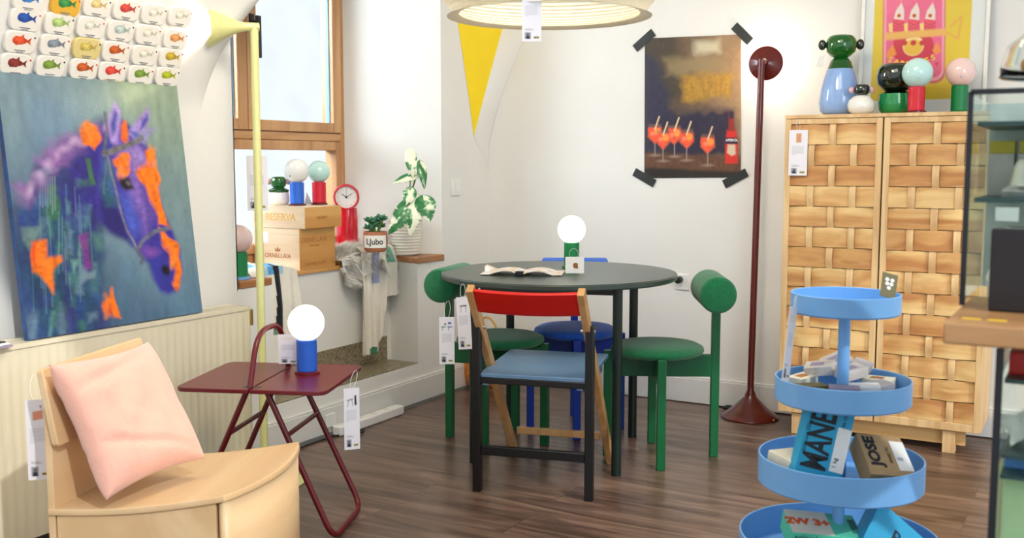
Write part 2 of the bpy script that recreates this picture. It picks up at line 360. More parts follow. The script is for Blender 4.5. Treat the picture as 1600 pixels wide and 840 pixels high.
def copy_tree(o, parent=None):
    c = o.copy(); COL.objects.link(c); c.parent = parent
    for ch in children(o): copy_tree(ch, c)
    return c
# ------------------------------------------------------------------ painter (colours stored on the mesh of flat pictures)
def vnoise(h, w, fy, fx, seed):
    r = np.random.default_rng(seed); g = r.random((int(fy)+3, int(fx)+3))
    y = np.linspace(0, fy, h)[:, None]; x = np.linspace(0, fx, w)[None]
    yi = y.astype(int); xi = x.astype(int); ty = y-yi; tx = x-xi; ty = ty*ty*(3-2*ty); tx = tx*tx*(3-2*tx)
    return (g[yi, xi]*(1-ty)*(1-tx)+g[yi+1, xi]*ty*(1-tx)+g[yi, xi+1]*(1-ty)*tx+g[yi+1, xi+1]*ty*tx)
class Canvas:
    def __init__(s, w, h, bgc, corners=None, asp=None):
        s.w, s.h = w, h; s.a = np.zeros((h, w, 3)); s.a[:] = lin(bgc)
        s.Y, s.X = np.mgrid[0:h, 0:w].astype(float); s.Y /= (h-1); s.X /= (w-1); s.asp = asp or h/w; s.seed = 1
        s.Hm = None
        if corners:
            A = []; b = []
            for (x, y), (u, v) in zip(corners, ((0, 0), (1, 0), (1, 1), (0, 1))):
                A.append([x, y, 1, 0, 0, 0, -u*x, -u*y]); b.append(u); A.append([0, 0, 0, x, y, 1, -v*x, -v*y]); b.append(v)
            s.Hm = np.append(np.linalg.solve(np.array(A, float), np.array(b, float)), 1).reshape(3, 3)
    def cv(s, p):
        if s.Hm is None: return np.array(p, float)
        q = s.Hm @ np.array([p[0], p[1], 1.]); return q[:2]/q[2]
    def wob(s, amt, f=14):
        s.seed += 1
        return s.X+(vnoise(s.h, s.w, f*s.asp, f, s.seed)-.5)*amt, s.Y+(vnoise(s.h, s.w, f*s.asp, f, s.seed+500)-.5)*amt/s.asp
    def put(s, mask, c, alpha=1, tex=0):
        c = np.array(lin(c)); s.seed += 1
        m = np.clip(mask*alpha, 0, 1)
        if tex: cc = c[None, None]*(1+tex*(vnoise(s.h, s.w, 20, 40, s.seed)+vnoise(s.h, s.w, 90, 50, s.seed+9)-1)[..., None])
        else: cc = c
        s.a = s.a*(1-m[..., None])+np.clip(cc, 0, 1)*m[..., None]
    def poly(s, pts, c, soft=.006, alpha=1, wob=.0, tex=0):
        P = [s.cv(p) for p in pts]; X, Y = s.wob(wob) if wob else (s.X, s.Y); Y = Y*s.asp
        ins = np.zeros(X.shape, bool); d = np.full(X.shape, 9.)
        n = len(P)
        for i in range(n):
            x1, y1 = P[i]; x2, y2 = P[(i+1) % n]; y1 *= s.asp; y2 *= s.asp
            c1 = (y1 > Y) != (y2 > Y)
            with np.errstate(all='ignore'): xi = (x2-x1)*(Y-y1)/(y2-y1+1e-12)+x1
            ins ^= c1 & (X < xi)
            L2 = (x2-x1)**2+(y2-y1)**2+1e-12; t = np.clip(((X-x1)*(x2-x1)+(Y-y1)*(y2-y1))/L2, 0, 1)
            d = np.minimum(d, np.hypot(X-x1-t*(x2-x1), Y-y1-t*(y2-y1)))
        sd = np.where(ins, d, -d); s.put(np.clip(sd/soft*.5+.5, 0, 1), c, alpha, tex)
    def line(s, pts, c, wd, soft=.004, alpha=1, wob=0, tex=0):
        P = [s.cv(p) for p in pts]; X, Y = s.wob(wob) if wob else (s.X, s.Y); Y = Y*s.asp; d = np.full(X.shape, 9.)
        for (x1, y1), (x2, y2) in zip(P, P[1:]):
            y1 *= s.asp; y2 *= s.asp; L2 = (x2-x1)**2+(y2-y1)**2+1e-12; t = np.clip(((X-x1)*(x2-x1)+(Y-y1)*(y2-y1))/L2, 0, 1)
            d = np.minimum(d, np.hypot(X-x1-t*(x2-x1), Y-y1-t*(y2-y1)))
        s.put(np.clip((wd/2-d)/soft*.5+.5, 0, 1), c, alpha, tex)
    def ell(s, p, rx, ry, c, rot=0, soft=.006, alpha=1, wob=0, tex=0):
        x0, y0 = s.cv(p); X, Y = s.wob(wob) if wob else (s.X, s.Y); dx = X-x0; dy = (Y-y0)*s.asp
        a = math.radians(rot); u = dx*math.cos(a)+dy*math.sin(a); v = -dx*math.sin(a)+dy*math.cos(a)
        q = np.hypot(u/rx, v/ry); s.put(np.clip((1-q)*min(rx, ry)/soft*.5+.5, 0, 1), c, alpha, tex)
    def out(s): return s.a

# ================================================================== THE ROOM
WX = -.5       # window plane
SP = -.5
fl = bx(-1.2, 5.2, -6.5, 1.0, -.06, 0); struct('floor', fl, 'floor', smooth=0)
# left wall: pieces round the deep window niche
T = -.62
bm = B()
box(bm, T, 0, -.452, 0, 0, 3.0)                        # pier beside the corner
def wedge(bm, poly, z0, z1): return prism(bm, poly, z0, z1)
wedge(bm, [(0, -.452), (0, -.467), (WX, -.623), (T, -.623), (T, -.452)], .70, 3.0)     # splayed right reveal
wedge(bm, [(0, -.452), (0, -.69), (-.22, -.625), (T, -.623), (T, -.452)], 0, .705)       # right pillar under the reveal
box(bm, T, 0, -4.6, -1.925, 0, 3.0)
wedge(bm, [(0, -1.925), (0, -1.73), (-.22, -1.79), (T, -1.80), (T, -1.925)], 0, .705)
wedge(bm, [(0, -1.925), (0, -1.93), (T, -1.93), (T, -1.925)], .70, 3.0)
box(bm, T, -.22, -1.8, -.62, 0, .695)                   # parapet
box(bm, -.225, -.0005, -1.732, -.688, 0, .2)                    # step
box(bm, T, 0, -1.93, -.452, 2.55, 3.0)
struct('wall_left', bm, 'wall', smooth=0)
bm = bx(-.0, 4.9, 0, .2, 0, 3.0); struct('wall_back', bm, 'wall', smooth=0)
struct('ceiling', bx(-.62, 4.9, -4.2, .2, 3.0, 3.1), 'wall', smooth=0)
# vaults
def yb(z):   # springing line of the left pier on the wall plane
    return -2.117 + max(0, z-1.26)**1.75*.80
def left_web(u, v):
    z = 1.26+v*1.5; b = yb(z); y = b-u*1.9
    x = (.30*max(0, z-1.42)+.03*(z-1.26))*min(1, (b-y)/.10)**.5 if u > 0 else 0
    return (x+.001, y, z)
struct('trim_1', grid(left_web, 60, 40), 'wall', smooth=60)
def vA(z): return Vector((.002, -.154-.236*(z-1.344)-.05*(z-1.344)**2, z))
def vM(z): k = z-1.344; return vA(1.344).lerp(Vector((.115, -.03, 1.94)), k/.6) + Vector((.03*k*(k-.6), 0, 0)) if k <= .6 else Vector((.115+.35*(k-.6), -.03-.25*(k-.6), z))
def vB(z): k = max(0, z-1.29); return Vector((.002+.22*k+.30*k*k, -.002, z))
def web1(u, v): z = 1.344+v*1.5; return vA(z).lerp(vM(z), u)
def web2(u, v):
    z = 1.18+v*1.66
    a = vM(z) if z > 1.344 else Vector((.002, -.154*(z-1.18)/.164, z))
    return a.lerp(vB(z) if z > 1.29 else Vector((.002, -.002, z)), u)
struct('trim_2', grid(web1, 12, 40), 'yellow_paint', smooth=60)
struct('trim_3', grid(web2, 12, 60), 'wall', smooth=60)
# skirtings
bm = B(); box(bm, 0, .018, -1.93, -.018, .012, .125); box(bm, 0, .012, -1.93, -.018, .125, .135); struct('baseboard_left', bm, 'skirting', smooth=0, bevel=.003)
bm = B(); box(bm, .018, 4.9, -.018, 0, .004, .125); box(bm, .018, 4.9, -.012, 0, .125, .135); struct('baseboard_back', bm, 'skirting', smooth=0, bevel=.003)
struct('trim_4', bx(.0, .024, -1.93, -.018, 0, .012), 'grey_strip', smooth=0)
# metal step and oak boards in the niche
pl = B(); box(pl, -.215, -.004, -1.725, -.692, .2, .206); box(pl, -.2199, -.214, -1.74, -.66, .2, .32)
tag(obj('tread_plate', pl, 'plate', smooth=0), 'diamond pattern metal plate covering the low step below the window', 'metal plate')
sb = prism(B(), [(.012, -.70), (.012, -.463), (-.02, -.475), (-.40, -.594), (-.40, -.625), (-.222, -.632)], .7056, .735)
tag(obj('sill_board', sb, 'walnut_board', bevel=.003), 'brown oak sill board under the white ribbed pot on the right pillar', 'wooden board', 'oak boards on the window sill')
sb = prism(B(), [(.004, -1.735), (.004, -1.915), (-.40, -1.9), (-.40, -1.81), (-.222, -1.785)], .7056, .735)
tag(obj('sill_board', sb, 'walnut_board', bevel=.003), 'brown oak sill board on the left pillar under the green based lamp', 'wooden board', 'oak boards on the window sill')
tag(obj('sill_board', bx(-.47, -.208, -1.77, -.70, .6955, .715), 'crate_gold', bevel=.002), 'long pale golden board under the wine crates in the window niche', 'wooden board', 'oak boards on the window sill')

# window
win = thing('window_1', None, None, (WX, -1.2, .74)); win['kind'] = 'structure'
def wbx(name, y0, y1, z0, z1, d0, d1, m, par=win, bev=.003): return obj(name, bx(d0, d1, y0+1.2, y1+1.2, z0-.74, z1-.74), m, par, smooth=0, bevel=bev)
def framebox(name, y0, y1, z0, z1, s, d0, d1, par=win, b=None, tp=None):
    bm = B(); b = b or s; tp = tp or s
    for a in ((y0, y0+s, z0, z1), (y1-s, y1, z0, z1), (y0+s, y1-s, z0, z0+b), (y0+s, y1-s, z1-tp, z1)): box(bm, d0, d1, a[0]+1.2, a[1]+1.2, a[2]-.74, a[3]-.74)
    return obj(name, bm, 'window_wood', par, smooth=0, bevel=.004)
framebox('window_frame', -1.93, -.615, .735, 2.6, .045, -.10, .0)
wbx('transom', -1.885, -.66, 1.312, 1.352, -.10, .006, 'window_wood_y')
s1 = framebox('sash', -1.335, -.665, 1.354, 2.56, .062, -.06, .018, b=.05)
s2 = framebox('sash', -1.885, -1.340, 1.354, 2.56, .062, -.06, .018, b=.05)
for nm, s_, y0, y1 in (('p', s1, -1.275, -.725), ('p', s2, -1.825, -1.40)):
    obj('pane', bx(-.02, -.014, y0+1.2, y1+1.2, 1.40-.74, 2.5-.74), 'glass_pane', s_, smooth=0)
    g = B()
    for a in ((y0, y0+.008), (y1-.008, y1)): box(g, -.03, -.006, a[0]+1.2, a[1]+1.2, 1.40-.74, 2.5-.74)
    obj('gasket', g, 'gasket', s_, smooth=0)
s3 = framebox('sash', -1.885, -.662, .78, 1.31, .045, -.06, .014)
obj('pane', bx(-.02, -.014, -1.85+1.2, -.70+1.2, .82-.74, 1.28-.74), 'glass_pane', s3, smooth=0)
h = B(); box(h, .018, .03, -1.322+1.2, -1.296+1.2, 1.80-.74, 1.88-.74); box(h, .03, .06, -1.316+1.2, -1.302+1.2, 1.83-.74, 1.85-.74); box(h, .05, .066, -1.316+1.2, -1.29+1.2, 1.68-.74, 1.87-.74)
obj('handle', h, 'dark_metal', s1, smooth=0, bevel=.003)
# the street outside: pale house front
hs = thing('neighbour_house', 'pale sunlit house front across the street beyond the window', 'building', (-5.0, 0, -.8))
bm = B()
for a in ((-6, .6, 0, 7), (1.5, 7, 0, 7), (.6, 1.5, 0, 1.4), (.6, 1.5, 3.1, 7)): box(bm, -.3, 0, a[0], a[1], a[2], a[3])
obj('wall', bm, 'plaster_out', hs, smooth=0)
bm = B()
for a in ((.5, .6, 1.3, 3.2), (1.5, 1.6, 1.3, 3.2), (.6, 1.5, 3.1, 3.22), (.6, 1.5, 1.3, 1.4)): box(bm, -.02, .06, a[0], a[1], a[2], a[3])
obj('window_surround', bm, 'white_paint', hs, smooth=0)
obj('window', bx(-.2, -.16, .6, 1.5, 1.4, 3.1), 'window_out', hs, smooth=0)
struct('trim_5', bx(-9, -.9, -9, 9, -1.0, -.8), 'plaster_out', smooth=0)

# wall fittings
def on_wall_left(px, py, x=.0): return PX(px, py, x)
p = PX(711, 293, 0); ls = thing('light_switch', 'square white light switch on the wall beside the window niche', 'light switch', p)
obj('plate', bx(0, .009, -.041, .041, -.041, .041), 'white_plastic', ls, bevel=.003); obj('rocker', bx(.009, .013, -.012, .012, -.022, .022), 'white_plastic', ls, bevel=.002)
p = PY(1067, 440, 0); so_ = thing('wall_socket', 'white wall socket with a black plug, right of the round table', 'socket', p)
obj('plate', bx(-.035, .035, -.010, 0, -.04, .04), 'white_plastic', so_, bevel=.003)
obj('plug', cyl(B(), .018, 0, .035, 20, Matrix.Translation((-.012, -.010, .012)) @ Matrix.Rotation(PI/2, 4, 'X')), 'black_plastic', so_, bevel=.003)
st = thing('power_strip', 'white multi socket power strip lying along the skirting below the window', 'power strip', (.052, -1.16, 0))
obj('body', bx(-.026, .026, -.24, .24, 0, .045), 'white_plastic', st, bevel=.008, seg=3)
for k in range(4): obj('outlet', cyl(B(), .016, .045, .0465, 20, Matrix.Translation((0, -.17+.1*k, 0))), 'skirting', st)
bm = bx(-.0, .012, -.03, .03, -.03, .03); p = PX(558, 627, 0.018); tag(obj('floor_socket', bm, 'white_plastic', bevel=.003), 'small white socket on the skirting above the power strip', 'socket').location = (.019, p.y-.2, .07)
cb = B(); tube(cb, fillet([(.045, -1.30, .06), (.10, -1.36, .055), (.13, -1.33, .006), (.10, -1.25, .005), (.05, -1.45, .005), (.05, -1.8, .005)], .05), .0035, 8)
tag(obj('power_cable', cb, 'cable_black'), 'black lamp cable curling on the floor by the power strip', 'cable')

# ================================================================== RADIATOR, BOOKS, PAINTING, TINS
rd = thing('radiator', 'long cream panel radiator under the horse painting', 'radiator', (.11, -2.03, 0))
def rad(u, v):
    y = -u*2.4; prof = abs(((y/.0333) % 1)-.5)*2; d = .05+.0018*min(1, max(0, prof*2-.5))*(1 if .03 < v < .97 else 0)
    return (d, y-.012, .06+v*.59)
obj('front_panel', grid(rad, 720, 12), 'radiator', rd, smooth=60)
obj('rear_panel', bx(-.048, -.040, -2.4, -.012, .06, .65), 'radiator', rd, bevel=.003)
bm = B(); box(bm, -.05, .052, -.012, 0, .06, .662); obj('end_panel', bm, 'radiator', rd, bevel=.004)
bm = B(); box(bm, .042, .054, -2.4, 0, .650, .664); box(bm, -.052, -.042, -2.4, 0, .650, .664)
for k in range(240): box(bm, -.042, .042, -.004-.01*k, -.010-.01*k, .648, .662)
obj('top_grille', bm, 'radiator', rd, smooth=0)
bm = B(); tube(bm, [(0, .0, .60), (0, .05, .60)], .012); tube(bm, [(0, .05, .58), (0, .05, .64)], .014); obj('valve', bm, 'brass', rd)
pb = thing('magazine_stack', 'small stack of magazines on the radiator at the left edge', 'magazines', (.12, -3.10, .664), .1)
for k, (c, dz) in enumerate((('lilac_box', 0), ('paper', .006), ('black_box', .010))): obj('magazine', bx(-.05, .07-.01*k, -.14, .06-.004*k, dz, dz+.005), c, pb, smooth=0)

# horse painting
PB = Vector((.135, -2.243, .665)); W_, H_, Lx = .705, .818, .095
up = Vector((-Lx, 0, math.sqrt(H_**2-Lx**2))).normalized()
hp = thing('horse_painting', 'large unframed painting of a bridled blue and orange horse head, leaning on the radiator', 'painting', PB)
cn = [(-29, 126), (276, 145), (314, 485), (42, 530)]
c = Canvas(330, 372, (92, 118, 130), cn)
n1 = vnoise(372, 330, 5, 4, 11); n2 = vnoise(372, 330, 9, 30, 12); n3 = vnoise(372, 330, 40, 60, 13)
A_ = lambda col: np.array(lin(col))[None, None]
Yv = c.Y[..., None]; Xv = c.X[..., None]
base = A_((140, 158, 134))*(1-Yv)+A_((88, 124, 152))*Yv
k1 = np.clip((1-Xv)*1.1-.1+(n1[..., None]-.5)*.8, 0, 1)*np.clip(1.3-Yv*.6, 0, 1); base = base*(1-k1)+A_((100, 130, 154))*k1
k2 = np.clip(1.6*Yv-1.7*Xv-.1+(n1[..., None]-.5)*.5, 0, 1); base = base*(1-k2)+A_((38, 62, 98))*k2
c.a = base*(1+.22*(n2[..., None]-.5)+.14*(n3[..., None]-.5))
P_ = c.poly
P_([(18, 345), (35, 300), (62, 262), (95, 238), (128, 222), (150, 205), (175, 215), (200, 290), (185, 330), (150, 368), (158, 420), (152, 470), (168, 530), (120, 560), (34, 560)], (44, 50, 110), .03, .92, .05, .5)
P_([(100, 255), (150, 215), (172, 240), (165, 300), (160, 350), (120, 380), (95, 330)], (48, 36, 128), .03, .9, .05, .4)
P_([(28, 360), (70, 330), (130, 360), (150, 420), (150, 520), (40, 530)], (38, 82, 110), .04, .75, .06, .5)
rs = random.Random(3)
for k in range(90):
    x = rs.uniform(22, 150); y = rs.uniform(285, 520); 
    if x < 22+(y-285)*.08: continue
    cc = rs.choice([(34, 70, 140), (40, 96, 120), (60, 116, 104), (90, 140, 140), (50, 44, 120), (30, 50, 92), (100, 128, 150), (56, 110, 70), (28, 60, 110), (42, 52, 132)])
    wq, hq = rs.uniform(3, 10), rs.uniform(6, 28)
    P_([(x-wq, y-hq), (x+wq, y-hq*.9), (x+wq*.9, y+hq), (x-wq*.8, y+hq)], cc, .012, rs.uniform(.35, .8), .04, .5)
for k in range(26):
    x = rs.uniform(40, 150); y = rs.uniform(300, 440); c.line([(x, y), (x+rs.uniform(2, 6), y+rs.uniform(30, 80))], rs.choice([(120, 160, 170), (84, 130, 160), (140, 160, 170)]), .004, .004, .45)
for k in range(7): c.line([(52+k*4, 292), (54+k*4, 330+rs.uniform(0, 18))], (128, 152, 160), .006, .004, .7)
c.ell((63, 285), .05, .022, (118, 146, 160), 0, .01, .9, .03)
for q in ((178, 300, 60), (196, 340, 50)): c.line([(q[0]+10, 415), (q[0]+14, 415+q[2])], (74, 116, 150), .03, .03, .35)
# neck to jaw, head
P_([(150, 250), (165, 215), (185, 200), (215, 225), (236, 255), (243, 290), (246, 318), (258, 350), (266, 368), (279, 398), (284, 425), (277, 452), (262, 462), (246, 456), (236, 440), (231, 418), (212, 400), (196, 382), (168, 372), (150, 356), (142, 320)], (58, 50, 150), .014, 1, .02, .35)
P_([(175, 240), (212, 228), (228, 262), (222, 300), (236, 350), (225, 372), (208, 340), (190, 290), (170, 268)], (128, 98, 178), .03, .85, .04, .4)
P_([(190, 250), (212, 240), (222, 262), (205, 275)], (158, 134, 198), .03, .8, .04, .4)
P_([(178, 310), (200, 320), (214, 360), (205, 385), (185, 352)], (72, 92, 190), .03, .7, .04, .4)
P_([(150, 300), (172, 318), (205, 392), (180, 380), (152, 362)], (34, 28, 96), .02, .85, .03, .3)
P_([(152, 245), (166, 260), (178, 330), (160, 330), (150, 290)], (48, 110, 122), .02, .7, .04, .5)
P_([(226, 408), (245, 400), (262, 420), (262, 455), (246, 450), (234, 432)], (46, 52, 150), .02, .8, .03, .3)
c.ell((232, 398), .045, .02, (150, 90, 180), 10, .02, .7, .03)
for pts in ([(172, 172), (183, 187), (181, 213), (180, 236), (167, 236), (159, 213), (162, 190)], [(227, 178), (230, 196), (223, 217), (206, 226), (196, 222), (208, 200)]): P_(pts, (162, 138, 204), .012, 1, .02, .3)
P_([(172, 184), (177, 192), (176, 218), (170, 226), (167, 208)], (72, 80, 164), .01, 1, .02, .3); P_([(225, 190), (226, 200), (219, 212), (212, 216), (216, 202)], (66, 74, 160), .01, 1, .02, .3)
P_([(196, 216), (214, 222), (232, 218), (241, 214), (236, 224), (224, 236), (206, 232)], (150, 140, 196), .012, .9, .03, .3); P_([(197, 217), (210, 219), (220, 232), (206, 228)], (74, 88, 172), .01, .9, .02)
P_([(152, 210), (160, 215), (170, 250), (158, 262), (148, 240)], (52, 56, 150), .015, .9, .03, .3)
for (x, y, r) in ((78, 262, .05), (106, 245, .045), (30, 312, .05), (64, 272, .035), (46, 300, .03), (90, 250, .03), (152, 214, .02)): c.ell((x, y), r*1.1, r*.8, (138, 92, 160), 20, .03, .85, .07, .4); c.ell((x+2, y-3), r*.5, r*.35, (206, 180, 212), 0, .02, .75, .06)
OR = (240, 116, 18)
for pts in ([(121, 222), (127, 210), (132, 205), (136, 213), (147, 220), (149, 236), (142, 251), (136, 236), (126, 238)], [(185, 205), (190, 203), (193, 222), (196, 231), (184, 229), (183, 220)],
            [(173, 262), (180, 254), (196, 256), (201, 266), (196, 276), (178, 274)], [(175, 276), (200, 278), (196, 288), (178, 288)], [(223, 250), (236, 245), (242, 252), (242, 270), (226, 270)],
            [(206, 274), (226, 266), (238, 270), (248, 288), (247, 308), (250, 325), (256, 345), (258, 358), (243, 358), (236, 330), (226, 300), (214, 288)],
            [(248, 370), (260, 372), (272, 390), (283, 412), (281, 430), (272, 450), (266, 447), (270, 424), (260, 400)],
            [(42, 388), (62, 390), (63, 404), (84, 402), (88, 410), (78, 422), (76, 462), (64, 440), (52, 436), (44, 412)], [(152, 482), (164, 470), (168, 452), (178, 470), (183, 497), (172, 496), (163, 482), (155, 492)]):
    P_(pts, OR, .010, 1, .055, .5)
    cx_ = sum(p[0] for p in pts)/len(pts); cy_ = sum(p[1] for p in pts)/len(pts)
    for q_ in range(4): c.line([(cx_+rs.uniform(-7, 7), cy_+rs.uniform(-14, 4)), (cx_+rs.uniform(-5, 7), cy_+rs.uniform(4, 14))], rs.choice([(250, 150, 60), (226, 84, 10), (250, 132, 30)]), .014, .012, .6, .03)
P_([(42, 388), (48, 388), (52, 430), (46, 420)], (222, 60, 20), .01, .9, .02); P_([(164, 472), (168, 480), (172, 495), (165, 488)], (222, 60, 20), .01, .8, .02)
P_([(126, 262), (134, 262), (141, 300), (132, 300)], (60, 104, 66), .006, .9, .02, .3); P_([(120, 378), (136, 378), (137, 424), (126, 426)], (118, 44, 128), .01, .85, .03, .4)
P_([(26, 365), (52, 362), (52, 385), (40, 400), (28, 388)], (110, 138, 134), .01, .8, .03, .3); P_([(118, 432), (146, 426), (144, 440), (124, 444)], (120, 146, 158), .01, .8, .03); P_([(105, 414), (117, 414), (112, 430)], (120, 170, 150), .01, .8, .02)
P_([(138, 378), (160, 378), (156, 398), (144, 400)], (84, 134, 122), .02, .7, .04)
G = (128, 128, 130)
c.line([(157, 190), (160, 215), (158, 255)], (92, 92, 106), .016, .006, .95, .01, .5); c.line([(157, 254), (180, 246), (217, 229)], (110, 108, 112), .026, .007, 1, .012, .5)
c.line([(161, 258), (170, 290), (182, 335), (196, 370), (212, 396)], (124, 120, 132), .011, .005, .95, .01, .5); c.line([(159, 258), (156, 300), (157, 315)], (100, 104, 120), .008, .005, .8, .01)
c.line([(211, 396), (222, 382), (238, 370), (262, 364)], (104, 106, 126), .020, .006, 1, .01, .4); c.line([(214, 400), (222, 412), (218, 416)], (88, 88, 110), .02, .008, .9, .01)
P_([(180, 292), (196, 290), (207, 308), (194, 310), (184, 302)], (30, 22, 26), .01, 1, .01); c.ell((196, 299), .012, .008, (120, 112, 116), 30, .008, .8)
c.ell((256, 427), .024, .030, (22, 20, 30), -30, .008, 1, .01)
img = c.out()
def hpf(u, v): return Vector((0, (u-1)*W_, 0)) + up*((1-v)*H_)
nrm = Vector((up.z, 0, -up.x))
obj('canvas_front', grid(hpf, 329, 371, img), 'canvas', hp, smooth=0)
M['canvas_edge'] = mat('dark_blue_canvas_edge', (28, 70, 128), .6, var=.3, scale=20)
bm = B(); beam(bm, Vector((0, -W_/2, 0))-nrm*.0105, up*H_+Vector((0, -W_/2, 0))-nrm*.0105, W_, .020, ref=(0, 1, 0)); obj('stretcher', bm, 'canvas_edge', hp, smooth=0)

# tins on the leaning vault
tins = []
rows = [[(40, -2, 0), (98, 6, 3), (147, 8, 1), (193, 14, 4), (236, 21, 9), (277, 25, 9)],
        [(35, 29, 2), (88, 36, 5), (137, 41, 9), (184, 47, 8), (227, 53, 9), (270, 60, 6)],
        [(27, 64, 7), (81, 69, 10), (131, 74, 11), (176, 79, 12), (221, 85, 9), (263, 89, 13)],
        [(20, 99, 14), (74, 102, 15), (126, 106, 12), (170, 111, 16), (215, 116, 15), (257, 118, 17)],
        [(115, 137, 1), (167, 136, 18)]]
TN = Vector((1, 0, -.32)).normalized(); TO = Vector((0.004, -2.5, 1.42))
tu = Vector((0, 1, 0)); tv = (Vector((0, 0, 1))+Vector((.32, 0, 0))).normalized()
KN = {0: ((60, 130, 200), 'blue fish'), 1: ((226, 190, 130), 'pale gold fish'), 2: ((40, 80, 160), 'leaping dark blue fish'), 3: ((60, 140, 70), 'green fish on a gold lid'), 4: ((200, 70, 60), 'round red and grey shellfish'), 5: ((170, 195, 120), 'pale green fish'),
      6: ((235, 150, 90), 'orange and red fish'), 7: ((230, 80, 40), 'red and yellow fish'), 8: ((180, 195, 190), 'pale grey round fish'), 9: ((222, 212, 196), 'faint pale fish'), 10: ((130, 140, 150), 'grey fish'), 11: ((200, 180, 90), 'faint fish on a pale gold lid'), 12: ((190, 90, 40), 'orange crab'), 13: ((190, 160, 50), 'yellow green fish'),
      14: ((130, 50, 40), 'dark red squid'), 15: ((120, 150, 60), 'grey fish with a green tail'), 16: ((225, 70, 60), 'curled red shrimp'), 17: ((170, 180, 40), 'lime green fish'), 18: ((250, 215, 30), 'solid yellow lid')}
ORD = ['leftmost', 'second', 'third', 'fourth', 'fifth', 'rightmost']
ROWN = ['top', 'second', 'third', 'fourth', 'lowest']
for r_, row in enumerate(rows):
    for q, (px, py, kd) in enumerate(row):
        p = PP(px, py, TO, TN); colr, what = KN[kd]
        t = thing('sardine_tin', '%s tin lid with %s, %s in the %s row' % ('gold' if kd in (3, 11) else 'yellow' if kd == 18 else 'white', what, (ORD[q] if r_ < 4 else ('left' if q == 0 else 'right')), ROWN[r_]), 'tin', p, 0, 'decorated sardine tins on the wall')
        mt = basis(TN*.002, tu, tv)
        w_, h_ = .104, .070
        key = 'tin%d' % (1 if kd in (3,) else 2 if kd == 11 else 3 if kd == 18 else 0)
        if key not in M: M[key] = mat('lid_enamel_'+str(key[-1]), {'0': (240, 236, 226), '1': (232, 180, 60), '2': (226, 208, 140), '3': (250, 216, 30)}[key[-1]], .3, var=.02)
        bm = prism(B(), rrect(w_, h_, .024), 0, .016, mt); o = obj('lid', bm, key, t, bevel=.004, seg=3)
        if kd != 18:
            fc = 'fish%d' % kd
            if fc not in M: M[fc] = mat('fish_print_%d' % kd, colr, .5, var=.5, scale=70)
            R0 = random.Random(kd*7+1); bm = B(); L0 = .026 if kd not in (9, 1) else .022
            pts = []
            n_ = 22
            for k in range(n_):
                a = 2*PI*k/n_; x = L0*math.cos(a); y = (.011+.004*R0.random())*math.sin(a)*(1-.35*math.cos(a)); pts.append((x-.004, y+.006))
            v = [bm.verts.new(mt @ Vector((a, b, .0166))) for a, b in pts]; bm.faces.new(v)
            v = [bm.verts.new(mt @ Vector((a, b, .0167))) for a, b in ((.016, .006), (.034, .018), (.030, .006), (.034, -.006))]; bm.faces.new(v)
            v = [bm.verts.new(mt @ Vector((a, b, .0168))) for a, b in ((-.006, .016), (.006, .026), (.008, .014))]; bm.faces.new(v)
            obj('fish_print', bm, fc, t, smooth=0)
            bm = B(); box(bm, -.018, .018, -.026, -.023, .0163, .0167); box(bm, -.012, .012, -.031, -.0285, .0163, .0167); bmesh.ops.transform(bm, matrix=mt, verts=bm.verts)
            obj('caption', bm, 'grey_ink', t, smooth=0)
            bm = B(); cyl(bm, .003, .0163, .0168, 12, Matrix.Translation((.045, .018, 0))); bmesh.ops.transform(bm, matrix=mt, verts=bm.verts); obj('dot', bm, 'red_ink' if (r_+q) % 2 else 'ink', t, smooth=0)

# ================================================================== LAMPS
def globe_lamp(name_label, loc, basecol, foot, globe, lit=False, R_=.061, hb=.10, rb=.033, power=0, group='small globe table lamps'):
    t = thing('globe_lamp', name_label, 'table lamp', loc, 0, group)
    obj('foot', lathe(B(), [(0, 0), (rb+.008, 0), (rb+.008, .008), (rb, .010), (0, .010)], 40), foot, t)
    obj('base', cyl(B(), rb, .010, .010+hb, 40), basecol, t, bevel=.002)
    obj('globe', sphere(B(), (0, 0, .010+hb+R_*.93), R_, u=40, v=24), globe, t, smooth=80)
    if not lit: obj('screw', cyl(B(), .004, 0, .003, 12, basis((_R*-.02-_fw*(R_*.93)*1 + Vector((0, 0, .010+hb+R_*.93-.028))), _R, _U)), 'silver', t)
    if lit: point('bulb', (0, 0, .010+hb+R_*.93), power, (1, .86, .68), R_, t)
    return t
# ================================================================== ROUND TABLE
TC = Vector((.985, -1.075, 0)); th = math.radians(17)
rt = thing('round_table', 'large round dark green table with four metal legs in the middle of the room', 'table', TC, th)
obj('tabletop', lathe(B(), [(0, .725), (.486, .725), (.492, .731), (.492, .744), (.487, .75), (0, .75)], 128), 'table_top', rt, smooth=30)
bm = B(); 
for s in (-1, 1): box(bm, -.26, .26, s*.26-.012, s*.26+.012, .69, .725); box(bm, s*.26-.012, s*.26+.012, -.26, .26, .69, .725)
obj('apron_frame', bm, 'table_metal', rt, smooth=0)
def toloc(p, o, a):
    d = Vector(p)-Vector(o); return Vector((d.x*math.cos(a)+d.y*math.sin(a), -d.x*math.sin(a)+d.y*math.cos(a), d.z))
for p in (PZ(968, 742), PZ(993, 682), PZ(797, 660), PZ(748, 722)):
    l = toloc(p, TC, th); l.x = math.copysign(.29, l.x) if abs(l.x) > .1 else l.x; 
    bm = tube(B(), [(l.x, l.y, 0), (l.x, l.y, .724)], .019, 24); obj('leg', bm, 'table_metal', rt)
globe_lamp('lit globe lamp with green base on the round table', PZ(893, 419, .75)+Vector((-.01, .02, 0)), 'lamp_green', 'lamp_green', 'opal_lit', True, .0605, .10, .033, 2.2)
